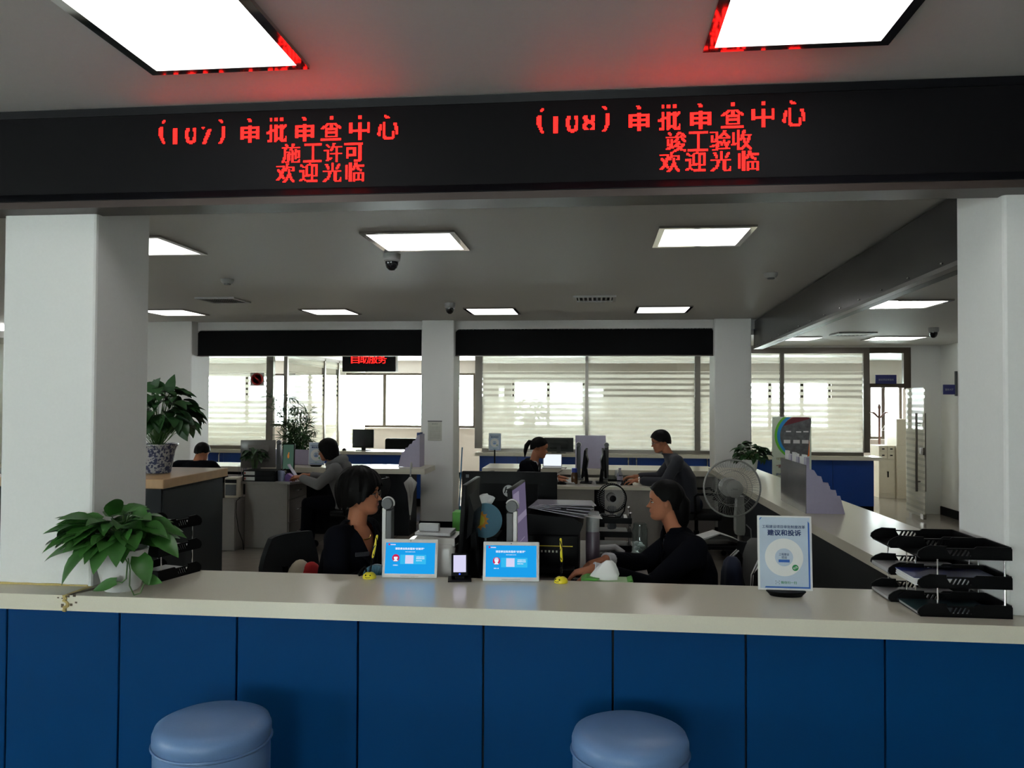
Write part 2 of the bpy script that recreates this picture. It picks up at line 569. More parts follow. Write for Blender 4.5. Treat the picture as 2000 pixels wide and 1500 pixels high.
LED_LINES = [
 [('(', -1.743, 2.724), ('1', -1.687, 2.722), ('0', -1.622, 2.721), ('7', -1.553, 2.719), (')', -1.491, 2.718)],
 [('审', -1.376, 2.718), ('批', -1.264, 2.718), ('审', -1.151, 2.717), ('查', -1.042, 2.717), ('中', -0.927, 2.716), ('心', -0.814, 2.715)],
 [('施', -1.204, 2.623), ('工', -1.116, 2.622), ('许', -1.033, 2.621), ('可', -0.95, 2.62)],
 [('欢', -1.226, 2.545), ('迎', -1.132, 2.544), ('光', -1.036, 2.543), ('临', -0.944, 2.542)],
 [('(', -0.217, 2.72), ('1', -0.158, 2.72), ('0', -0.096, 2.72), ('8', -0.032, 2.72), (')', 0.032, 2.72)],
 [('审', 0.155, 2.718), ('批', 0.269, 2.718), ('审', 0.383, 2.718), ('查', 0.501, 2.718), ('中', 0.612, 2.718), ('心', 0.723, 2.718)],
 [('竣', 0.294, 2.624), ('工', 0.375, 2.624), ('验', 0.456, 2.625), ('收', 0.534, 2.625)],
 [('欢', 0.271, 2.549), ('迎', 0.366, 2.548), ('光', 0.459, 2.547), ('临', 0.56, 2.546)]]
t = thing('led_display_board', 'long black sign board over the counter with red Chinese lettering', 'LED sign', (0, 3.07, 2.42))
def LB(): 
    b = MB(); b.T = Matrix.Translation((0, -3.07, -2.42)); return b
LB().box(XL, XR, 3.035, 3.11, 2.445, 2.826).build('case', MT['board'], t)
LB().box(XL, XR, 3.03, 3.034, 2.483, 2.795).build('led_matrix', MT['led_off'], t)
b = LB(); b.prism([(3.005, 2.45), (3.03, 2.482), (3.06, 2.482), (3.06, 2.447), (3.005, 2.447)], (XL, XR), 'x')
b.prism([(3.03, 2.797), (3.022, 2.826), (3.05, 2.826), (3.05, 2.797)], (XL, XR), 'x')
b.build('frame', MT['board'], t)
LB().box(XL, XR, 3.005, 3.15, 2.418, 2.446).build('edge_trim', MT['brown'], t)
PITCH = 0.0046
for ln in LED_LINES:
    b = LB()
    for c, x, z in ln:
        if c in '()': led_dots(b, c, x, z, 0.026, 0.098, PITCH, (3, 4, 5), 0.03, 3.0285)
        elif c in '1078': led_dots(b, c, x, z - .010, 0.020 if c == '1' else 0.046, 0.080, PITCH, (0, 1, 2) + ((15, 16) if c == '8' else ()) if c != '7' else (0, 1), 0.025, 3.0285)
        elif ln[0][0] == '审': led_dots(b, c, x, z, 0.084, 0.096, PITCH, (3, 4, 5), 0.02, 3.0285)
        else: led_dots(b, c, x, z, 0.076, 0.074, .0044, (), 0.02, 3.0285)
    b.build('lettering', MT['led'], t)

def plank(name, A, B, za, zb, th, m, parent=None):
    """upright board from A to B (xy), thickness th to its right side"""
    A, B = Vector((*A, 0)), Vector((*B, 0))
    n = (B - A).normalized().cross(Vector((0, 0, 1))) * th
    b = MB()
    b.loft([[(p.x, p.y, z) for p in (A, B, B + n, A + n)] for z in (za, zb)])
    return b.build(name, m, parent)
t = thing('side_sign_board', 'dark metal back of the sign board above the right side counter', 'sign board', (0, 0, 0))
plank('back_panel', (1.705, 3.5), (1.965, 10.3), 2.335, 2.66, 0.05, MT['boardback'], t)
plank('front_case', (1.757, 3.5), (2.017, 10.3), 2.31, 2.70, 0.06, MT['board'], t)
plank('edge_trim', (1.700, 3.5), (1.960, 10.3), 2.31, 2.334, 0.055, MT['brown'], t)
b = MB()
for k in range(14):
    f = (k + .5) / 14
    b.lathe([(.001, 0), (.006, .001), (.004, .005)], (0, 0, 0), 6)
    n = len(b.bm.verts)
    b.bm.verts.ensure_lookup_table()
    for v in b.bm.verts[n - 18:]:
        c = v.co.copy(); v.co = Vector((1.703 + .26 * f - c.z, 3.5 + 6.8 * f + c.x, 2.352 + c.y))
b.build('screw', MT['chrome'], t)['kind'] = 'stuff'

def far_board(x0, x1, lab):
    t = thing('far_sign_board', lab, 'sign board', ((x0 + x1) / 2, 10.25, 2.235), 0, 'dark backs of the far sign boards')
    w = (x1 - x0) / 2
    MB().prism([(-w, 0), (w, 0), (w, .30), (w - .02, .335), (-w + .035, .335), (-w, .30)], (-.03, .03), 'y').build('back_panel', MT['blackm'], t)
    MB().box(-w, w, -.045, .045, -.012, 0).build('edge_trim', MT['brown'], t)
far_board(-5.33, -2.245, 'black back of the far left sign board, left of the paper-hung column')
far_board(-1.82, 1.455, 'black back of the far middle sign board, between the two far columns')

t = thing('self_service_sign', 'small hanging black sign with red text, lower left of the far column', 'LED sign', (-3.363, 11.6, 2.068))
MB().box(-.405, .405, -.04, .04, 0, .275, .006).build('case', MT['board'], t)
MB().box(.405, .42, -.045, .045, 0, .275).build('edge_trim', MT['whitem'], t)
b = MB()
for i, c in enumerate('自助服务'):
    led_dots(b, c, -.205 + i * .137, .19, .125, .135, .0085, (), 0, -.0415)
b.build('lettering', MT['led'], t)
for x in (-.3, .3): MB().tube([(x, 0, .275), (x, 0, AZ - 2.068)], .008).build('hanging_rod', MT['steel'], t)

# ================================================================ COUNTERS
t = thing('worktop', 'long pale quartz top of the front service counter', 'countertop', (0, 3.2, .815))
def slab(t, pts):
    b = MB(); b.T = Matrix.Translation(-Vector(t.location)); b.prism(pts, (.815, .876), 'z'); b.build('slab', MT['quartz'], t)
slab(t, [(-2.067, 2.955), (2.05, 2.955), (2.05, 3.105), (1.487, 3.105), (1.487, 3.46), (-2.064, 3.46)])
t2 = thing('worktop', 'end piece of the front counter top left of the cracked joint, under the column', 'countertop', (-3.5, 3.2, .815))
slab(t2, [(-6.5, 2.955), (-2.073, 2.955), (-2.073, 3.105), (-2.49, 3.105), (-2.49, 3.46), (-6.5, 3.46)])
t3 = thing('worktop', 'end piece of the front counter top right of the right column', 'countertop', (3.5, 3.2, .815))
slab(t3, [(2.056, 2.955), (5.07, 2.955), (5.07, 3.46), (2.056, 3.46)])
stain = mat('yellow_sealant', (0.55, 0.43, 0.16), 0.7, var=0.3, scale=60)
sd_ = mat('brown_grime', (0.10, 0.075, 0.045), 0.8, var=0.4, scale=60)
b = MB(); rr = random.Random(3)
b.box(-2.077, -2.060, 2.952, 3.10, .8765, .8785)
pts = [(-2.075 + rr.uniform(-.004, .004) + (.012 if 0.3 < k / 9 < .6 else 0), .815 + .062 * k / 9) for k in range(10)]
b.tube([(x, 2.953, z) for x, z in pts], [.004 + rr.uniform(0, .005) for _ in pts], 6)
cr = [(-2.49 + .045 * k, 3.106 + rr.uniform(-.002, .002), .878) for k in range(10)]
b.tube(cr, [.003 + rr.uniform(0, .004) for _ in cr], 6)
s1 = b.build('sealant_joint', stain); s1.parent = t2; s1.matrix_parent_inverse = Matrix.Translation((3.5, -3.2, -.815))
b = MB()
b.loft([[(-2.068, 2.953, .8775), (-2.05, 2.953, .8775), (-2.045, 2.99, .8775), (-2.02, 3.03, .8775), (-1.985, 3.09, .8775), (-2.03, 3.09, .8775), (-2.052, 3.03, .8775)], [(-2.068, 2.953, .8785), (-2.05, 2.953, .8785), (-2.045, 2.99, .8785), (-2.02, 3.03, .8785), (-1.985, 3.09, .8785), (-2.03, 3.09, .8785), (-2.052, 3.03, .8785)]])
for k in range(9):
    x, z = -2.07 + rr.uniform(-.045, .04), .825 + rr.uniform(0, .048)
    b.box(x, x + rr.uniform(.003, .012), 2.9535, 2.956, z, z + rr.uniform(.003, .014))
s1 = b.build('grime', sd_); s1.parent = t2; s1.matrix_parent_inverse = Matrix.Translation((3.5, -3.2, -.815))

t = thing('counter_cabinet', 'blue panelled front of the service counter', 'counter', (0, 3.2, 0))
b = MB(); b.box(-6.4, 5.07, -.19, -.096, 0.02, .813); b.box(-2.06, 1.48, -.096, .2, 0.02, .813); b.build('carcass', MT['seam'], t)
MB().box(-6.4, 5.07, -.19, -.14, 0, .08).build('kickplate', MT['steel'], t)
xs = [-2.343 - .479 * k for k in range(8, 0, -1)] + [-2.343, -1.866, -1.383, -.901, -.419, .063, .541, 1.024] + [1.024 + .482 * k for k in range(1, 9)]
for a, c in zip(xs, xs[1:]):
    MB().box(a + .0035, c - .0035, -.215, -.19, .08, .808, .002, 1).build('panel', MT['bluepanel'], t)
MB().box(-2.06, 1.48, .2, .215, .02, .813).build('back_panel', MT['darkpanel'], t)

def poly_counter(nm, lab, pts, z0, z1, m=None):
    t = thing(nm, lab, 'countertop' if nm == 'worktop' else 'counter', (0, 0, 0))
    b = MB().prism(pts, (z0, z1), 'z')
    return t, b
t, b = poly_counter('worktop', 'long pale quartz top of the right side counter, running back from the tray stack', [(1.405, 3.462), (1.487, 3.462), (1.487, 3.505), (2.02, 3.505), (1.835, 9.6), (1.31, 9.6), (1.33, 7.0)], .816, .876)
b.build('slab', MT['quartz'], t)
t, b = poly_counter('counter_cabinet', 'dark base of the right side counter behind the standing fan', [(1.60, 3.51), (1.97, 3.51), (1.79, 9.6), (1.42, 9.6), (1.44, 7.0)], 0, .814)
b.build('carcass', MT['darkpanel'], t)
plank('panel', (1.99, 3.51), (1.81, 9.6), .08, .812, -.012, MT['bluepanel'], t)

t, b = poly_counter('worktop', 'pale top of the far counter between the two far columns', [(-1.38, 9.62), (1.305, 9.62), (1.305, 9.61), (1.44, 9.61), (1.44, 10.09), (1.40, 10.36), (-1.38, 10.36)], .765, .828)
b.build('slab', MT['quartz'], t)
t, b = poly_counter('counter_cabinet', 'base of the far counter between the two far columns', [(-1.33, 9.72), (1.40, 9.72), (1.40, 10.30), (-1.33, 10.30)], 0, .763)
b.build('carcass', MT['lam'], t)
t, b = poly_counter('worktop', 'pale top of the far left counter with the umbrella hanging from it', [(-7.5, 9.36), (-2.03, 9.36), (-2.03, 9.98), (-7.5, 9.98)], .765, .828)
b.build('slab', MT['quartz'], t)
t, b = poly_counter('counter_cabinet', 'dark base under the far left counter behind the hanging umbrella', [(-7.45, 9.55), (-2.26, 9.55), (-2.26, 9.95), (-7.45, 9.95)], 0, .763)
b.build('carcass', MT['darkpanel'], t)
MB().box(-3.05, -2.72, 9.535, 9.55, .12, .70).build('panel', MT['grey'], t)

# ================================================================ GLASS OFFICES
PY = 12.5
def glass_wall(name, y, panes, posts, z0, z1, rails=(), mpost='steel', thick=.012):
    w = bpy.data.objects.new(name, None); COL.objects.link(w); w['kind'] = 'structure'
    for a, c in panes:
        MB().box(a, c, y - thick / 2, y + thick / 2, z0, z1).build('pane', MT['frost'], w)
    for a, c in posts:
        MB().box(a, c, y - .04, y + .04, z0 - .0, z1 + .05).build('post', MT[mpost], w)
    for a, c, za, zb in rails:
        MB().box(a, c, y - .038, y + .038, za, zb).build('rail', MT[mpost], w)
    return w
glass_wall('wall_glass_middle', PY, [(-1.79, -.176), (-.126, 1.50), (1.58, 2.77), (2.83, 3.98)],
           [(-1.905, -1.79), (-.172, -.128), (1.50, 1.58), (2.772, 2.826), (3.984, 4.07)], .895, 2.385,
           [(-1.79, 3.98, .845, .895), (-1.905, 4.07, 2.385, 2.47)], 'steel')
glass_wall('wall_glass_left', PY, [(-9.2, -7.25), (-7.2, -5.325)], [(-5.325, -5.21), (-7.25, -7.2)], .895, 2.385, [(-9.2, -5.325, .845, .895), (-9.2, -5.21, 2.385, 2.47)], 'steel')
w = bpy.data.objects.new('wall_glass_inner', None); COL.objects.link(w); w['kind'] = 'structure'
for a, c in ((12.56, 14.25), (14.31, 16.9)):
    MB().box(-5.006, -4.994, a, c, .75, 2.36).build('pane', MT['frost'], w)
for a in (12.45, 14.25, 15.05):
    MB().box(-5.03, -4.97, a, a + .06, 0, 2.40).build('post', MT['steel'], w)
MB().box(-5.03, -4.97, 12.5, 16.9, 2.36, 2.42).build('rail', MT['steel'], w)
MB().box(-5.04, -4.96, 12.5, 16.9, 0, .75).build('sill_wall', MT['wallp'], w)
struct('wall_header_right', MB().box(-9.2, XR, PY - .05, PY + .05, 2.47, AZ), MT['wall'])
# door frame and transom by the right wall
w = bpy.data.objects.new('door_1', None); COL.objects.link(w); w['kind'] = 'structure'
MB().box(4.07, 4.56, PY - .005, PY + .005, 1.93, 2.385).build('transom_pane', MT['glass'], w)
b = MB(); b.box(4.07, 4.66, PY - .04, PY + .04, 2.385, 2.47); b.box(4.56, 4.66, PY - .04, PY + .04, 1.85, 2.385); b.box(4.07, 4.56, PY - .04, PY + .04, 1.87, 1.93)
b.build('door_frame', MT['bronze'], w)
MB().box(4.66, XR + .05, PY - .05, PY + .05, .0, 2.47).build('side_panel', MT['wall'], w)
DM = Matrix.Translation((4.585, 12.44, 0)) @ Matrix.Rotation(math.radians(-94.5), 4, 'Z')
b = MB(); b.T = DM; b.box(0, .82, -.006, .006, .05, 1.86); leaf = b.build('door_leaf', MT['frost'], w)
for s in (-1, 1):
    b = MB(); b.T = DM
    b.tube([(.66, s * .055, .40), (.66, s * .055, 1.50)], .016, 10)
    for z in (.54, 1.36): b.tube([(.66, s * .055, z), (.66, 0, z)], .009)
    b.build('door_handle', MT['steel'], leaf)
b = MB(); b.T = DM
b.box(.70, .82, -.02, .02, .03, .10); b.box(.66, .82, -.02, .02, .92, 1.02); b.build('door_lock', MT['steel'], leaf)

def office_counter(x0, x1, lab1, lab2, y0=12.2, y1=12.62, handles=()):
    t = thing('worktop', lab1, 'countertop', ((x0 + x1) / 2, y0, .795)); w = (x1 - x0) / 2
    MB().box(-w, w, 0, y1 - y0, 0, .050).build('slab', MT['quartz'], t)
    t = thing('counter_cabinet', lab2, 'counter', ((x0 + x1) / 2, y0, 0))
    MB().box(-w + .06, w - .1, .08, y1 - y0 - .02, 0, .793).build('carcass', MT['blackm'], t)
    n = max(1, round((x1 - x0 - .1) / .62)); st = (x1 - x0 - .16) / n
    for k in range(n):
        p = MB().box(-w + .06 + st * k + .003, -w + .06 + st * (k + 1) - .003, .06, .08, .12, .79).build('panel', MT['bluefar'], t)
        if k in handles:
            for hx in (.06, st - .06):
                MB().tube([(-w + .06 + st * k + hx, .055, .52), (-w + .06 + st * k + hx, .03, .54), (-w + .06 + st * k + hx, .03, .76), (-w + .06 + st * k + hx, .055, .78)], .012).build('handle', MT['chrome'], p)
office_counter(-1.86, 4.16, 'pale ledge under the middle and right glass offices', 'blue counter front under the middle and right glass offices', handles=(2, 3, 4, 5))
office_counter(-9.2, -5.2, 'pale ledge under the left glass office', 'blue counter front under the left glass office', handles=(3, 4))
office_counter(-4.70, -2.25, 'pale top of the self-service counter with a monitor on it', 'blue front of the self-service counter', 12.15, 12.75)

# ================================================================ ON AND AT THE FRONT COUNTER
HC = .8765
leather = mat('blue_leatherette', (0.13, 0.23, 0.43), 0.38, spec=0.45, var=0.05, bump=0.08, scale=160)
pipe = mat('blue_piping', (0.11, 0.20, 0.38), 0.4)
def stool(x, y, lab):
    t = thing('stool', lab, 'stool', (x, y, 0), 0, 'round blue stools')
    MB().lathe([(.183, .02), (.187, .05), (.187, .50)], seg=48).build('body', leather, t, 40)
    MB().lathe([(.184, .505), (.190, .515), (.190, .545), (.182, .566), (.155, .578), (.08, .583), (.0, .584)], seg=48).build('seat', leather, t, 60)
    b = MB(); b.tube([(.1905 * math.cos(a * PI / 24), .1905 * math.sin(a * PI / 24), .508) for a in range(49)], .005, 6); b.build('piping', pipe, t, 60)
    MB().lathe([(.175, 0), (.175, .02)], seg=32).build('base', MT['black'], t)
stool(-1.28, 2.59, 'round blue leatherette stool in front of the left counter panels')
stool(.112, 2.665, 'round blue leatherette stool in front of the middle counter panels')

def leaf(mb, p, d, up, L, W, droop=0.5, fold=0.25, heart=True):
    """one leaf blade starting at p, growing along d"""
    d = Vector(d).normalized(); up = Vector(up)
    sd = d.cross(up)
    if sd.length < 1e-3: sd = d.cross(Vector((1, 0.3, 0)))
    sd.normalize(); n = sd.cross(d).normalized()
    prof = [(.0, .10), (.06, .62), (.2, .96), (.38, 1.0), (.58, .80), (.78, .46), (.92, .18), (1.0, .0)] if heart else [(0, .1), (.12, .6), (.35, 1.0), (.65, .75), (.88, .3), (1, 0)]
    rows = []
    q = Vector(p); ang = 0; last = 0
    for s_, w in prof:
        st = (s_ - last) * L; last = s_
        ang = droop * s_
        q = q + (d * math.cos(ang) - n * math.sin(ang)) * st
        nn = n * math.cos(ang) + d * math.sin(ang)
        e = w * W / 2
        back = d * (-.12 * L if heart and s_ < .1 and w > .3 else 0)
        rows.append((q + sd * e + nn * e * fold * 2 + back, q.copy(), q - sd * e + nn * e * fold * 2 + back))
    R = [[mb.bm.verts.new(v) for v in r] for r in rows]
    for a, c in zip(R, R[1:]):
        for k in (0, 1):
            f = mb.bm.faces.new((a[k], a[k + 1], c[k + 1], c[k])); f.smooth = True; f.material_index = mb.mi
    mb._take([v for r in R for v in r])

def bushy(t, rnd, c, rx, ry, rz, n, L0, L1, leafm, stem_from, droop=(.3, 1.1), name='foliage'):
    """dome of leaves on arching stalks from stem_from (local coordinates)"""
    b, sm = MB(), MB()
    for k in range(n):
        az = rnd.uniform(0, 2 * PI)
        el = math.asin(rnd.uniform(-.25, 1))
        rr = rnd.uniform(.55, 1.0)
        p = Vector((c[0] + rx * rr * math.cos(az) * math.cos(el), c[1] + ry * rr * math.sin(az) * math.cos(el), c[2] + rz * rr * math.sin(el)))
        out = Vector((math.cos(az) * (.5 + math.cos(el)), math.sin(az) * (.5 + math.cos(el)), math.sin(el) * .5 - .25 + rnd.uniform(-.2, .2)))
        L = rnd.uniform(L0, L1)
        leaf(b, p, out, Vector((rnd.uniform(-.3, .3), rnd.uniform(-.3, .3), 1)), L, L * rnd.uniform(.58, .75), rnd.uniform(*droop), rnd.uniform(.1, .35))
        s0 = Vector(stem_from) + Vector((rnd.uniform(-.02, .02), rnd.uniform(-.02, .02), 0))
        mid = (s0 + p) / 2 + Vector((0, 0, .03))
        sm.tube([s0, mid, p], .0018, 5)
    o = b.build(name, leafm, t)
    sm.build('stalks', MT['stem'], t)
    return o

rnd = random.Random(11)
t = thing('potted_plant', 'broad-leaved green pothos in a white pot on the counter left end', 'plant', (-1.915, 3.075, HC))
MB().lathe([(.0, 0), (.062, .0), (.070, .01), (.088, .08), (.097, .15), (.100, .165), (.094, .168), (.090, .15), (.0, .145)], seg=40).build('pot', MT['white'], t, 40)
MB().lathe([(.089, .140), (.0, .150)], seg=24, cap=False).build('soil', MT['soil'], t)
b, sm = MB(), MB()
for k in range(130):
    az = rnd.uniform(0, 2 * PI); el = math.asin(rnd.uniform(.02, .98)); rr = rnd.uniform(.45, 1)
    p = Vector((-.01 + .20 * rr * math.cos(az) * math.cos(el), .115 * rr * math.sin(az) * math.cos(el) - .02, .205 + .115 * rr * math.sin(el)))
    out = Vector((math.cos(az) * (.6 + math.cos(el)), math.sin(az) * (.6 + math.cos(el)), .55 * math.sin(el) - .15 + rnd.uniform(-.3, .3)))
    L = rnd.uniform(.085, .125)
    if p.x < -.10: p.y = min(p.y, -.04); out.y = min(out.y, -.05)      # the column stands behind this side
    leaf(b, p, out, (rnd.uniform(-.3, .3), rnd.uniform(-.5, .1), 1), L, L * rnd.uniform(.6, .75), rnd.uniform(.2, .8), rnd.uniform(.08, .28))
    sm.tube([(rnd.uniform(-.03, .03), rnd.uniform(-.03, .03), .14), (p + Vector((0, 0, .17))) / 2 + Vector((0, 0, .03)), p], .0020, 5)
for p, d, L in (((-.17, -.05, .22), (-1, -.3, -.25), .15), ((-.10, -.09, .16), (-.75, -.5, -.8), .15), ((-.20, -.02, .16), (-1, -.2, -.15), .13), ((.17, -.04, .22), (1, -.3, -.4), .13), ((.12, -.08, .15), (.6, -.5, -.6), .13), ((.0, -.10, .20), (-.1, -1, -.8), .13), ((.05, -.10, .23), (.3, -.8, -.7), .13), ((-.06, -.09, .26), (-.4, -.7, -.3), .13), ((-.03, -.085, .215), (-.2, -.9, -.5), .12), ((.06, -.08, .21), (.4, -.9, -.5), .11), ((.02, -.07, .28), (.1, -.8, .1), .12), ((-.09, -.07, .29), (-.6, -.6, .3), .12), ((.10, -.06, .29), (.6, -.5, .3), .12), ((.0, -.05, .31), (.2, -.5, .7), .12)):
    leaf(b, p, d, (0, -.4, 1), L, L * .62, .5, .15)
vine = [(.05, -.07, .15), (.085, -.10, .13), (.09, -.115, .07), (.075, -.12, .055), (.055, -.125, .06)]
sm.tube(vine, .003, 6); leaf(b, vine[-1], (-1, -.1, -.35), (0, -.9, .6), .105, .048, .15, .1)
vine = [(.06, -.06, .15), (.09, -.09, .10), (.095, -.10, .04), (.12, -.11, .006), (.14, -.10, .012), (.15, -.09, .05), (.15, -.085, .065)]
sm.tube(vine, .0028, 6); leaf(b, vine[-1], (.8, -.1, -.1), (0, -.9, .6), .075, .045, .2, .1)
b.build('foliage', MT['leaf'], t); sm.build('stems', MT['stem'], t)

def tray_mesh(L=.325, Wd=.205, H=.047):
    """letter tray, open mouth at x=0, closed end at x=L"""
    b = MB()
    b.box(.01, L, 0, Wd, 0, .005)
    for y0 in (0, Wd - .006):
        y1 = y0 + .006
        b.prism([(.0, .012), (.012, .0), (L, 0), (L, .013), (.03, .013)], (y0, y1), 'y')
        b.prism([(.0, .012), (.03, .013), (.115, .013), (.100, H - .010), (.100, H), (.045, H + .002), (.02, H - .008), (.003, .026)], (y0, y1), 'y')
        b.prism([(.185, .013), (L, .013), (L, H - .006), (L - .006, H), (.205, H), (.195, H - .007), (.100, H - .007), (.102, H - .012), (.175, H - .012)], (y0, y1), 'y')
        for k in range(5):
            x = .112 + .0155 * k
            b.prism([(x, .013), (x + .007, .013), (x + .019, H - .012), (x + .012, H - .012)], (y0, y1), 'y')
    b.box(L - .006, L, .006, Wd - .006, .005, H)
    return b
TIERS = (0, .104, .208)
def tray_stack(x, y, rz, lab):
    t = thing('document_tray_stack', lab, 'tray stack', (x, y, HC), rz, 'black three-tier document trays')
    for i, z in enumerate(TIERS):
        if i == 0:
            o = tray_mesh().build('tray', MT['black'], t); me = o.data
        else:
            o = bpy.data.objects.new('tray', me); COL.objects.link(o); o.parent = t
        o.location = (0, 0, z)
    for px, py in ((.07, .003), (.07, .202), (.30, .003), (.30, .202)):
        b = MB()
        for z in (.047, .151): b.tube([(px, py, z - .012), (px, py, z + .070)], .0028, 6)
        b.build('rod', MT['chrome'], t)
    return t
tray_stack(1.158, 3.045, 0, 'near black three-tier tray stack by the right column')
tray_stack(1.128, 3.252, 0, 'black three-tier tray stack behind the nearest one, by the right column')
tray_stack(-1.965, 3.50, math.radians(-105), 'black three-tier tray stack behind the white-potted plant').scale = (.78, 1, 1)
blueprint = mat('blue_printed_cover', (0.02, 0.03, 0.16), 0.3, var=0.8, scale=14)
def pile(x0, x1, y0, y1, z0, h, lab, m=None, cover=None, nm='paper_stack', rz=0):
    """a neat pile with slightly ragged edges and, if given, a cover sheet part"""
    c = ((x0 + x1) / 2, (y0 + y1) / 2, z0)
    t = thing(nm, lab, 'papers', c, rz)
    w, d = (x1 - x0) / 2, (y1 - y0) / 2
    b = MB(); n = max(2, int(h / .004)); r_ = random.Random(int(abs(c[0]) * 999))
    for k in range(n):
        e, g = r_.uniform(0, .005), r_.uniform(0, .004)
        b.box(-w + e, w - e, -d + g, d - g, h * k / n, h * (k + 1) / n + (.0004 if k < n - 1 else 0))
    b.build('sheets', m or MT['paper'], t)
    if cover: MB().box(-w, w, -d, d, h, h + .0015).build('cover', cover, t)
    return t
pile(1.15, 1.455, 3.056, 3.242, HC + .1095, .026, 'dark blue printed leaflets in the middle tier of the near tray stack', MT['paper'], blueprint, 'leaflet_pile')
pile(1.16, 1.44, 3.056, 3.242, HC + .0055, .010, 'thin pile of papers in the bottom tier of the near tray stack', MT['lgrey'], mat('teal_folder', (.02, .05, .06), .4))
pile(1.13, 1.43, 3.264, 3.448, HC + .1095, .014, 'papers in the middle tier of the far right tray stack', MT['lgrey'])
pile(1.13, 1.43, 3.264, 3.448, HC + .0055, .010, 'papers in the bottom tier of the far right tray stack', MT['lgrey'])
def at_left_tray(u, v, z): 
    return Matrix.Translation((-1.965, 3.50, HC + z)) @ Matrix.Rotation(math.radians(-105), 4, 'Z') @ Vector((u, v, 0))
for z, lab in ((.0055, 'papers in the bottom tier of the tray stack behind the plant'), (.1095, 'papers in the middle tier of the tray stack behind the plant'), (.2135, 'papers in the top tier of the tray stack behind the plant')):
    p = at_left_tray(.13, .10, z)
    pile(p.x - .11, p.x + .11, p.y - .085, p.y + .085, p.z, .012, lab, rz=math.radians(-105))

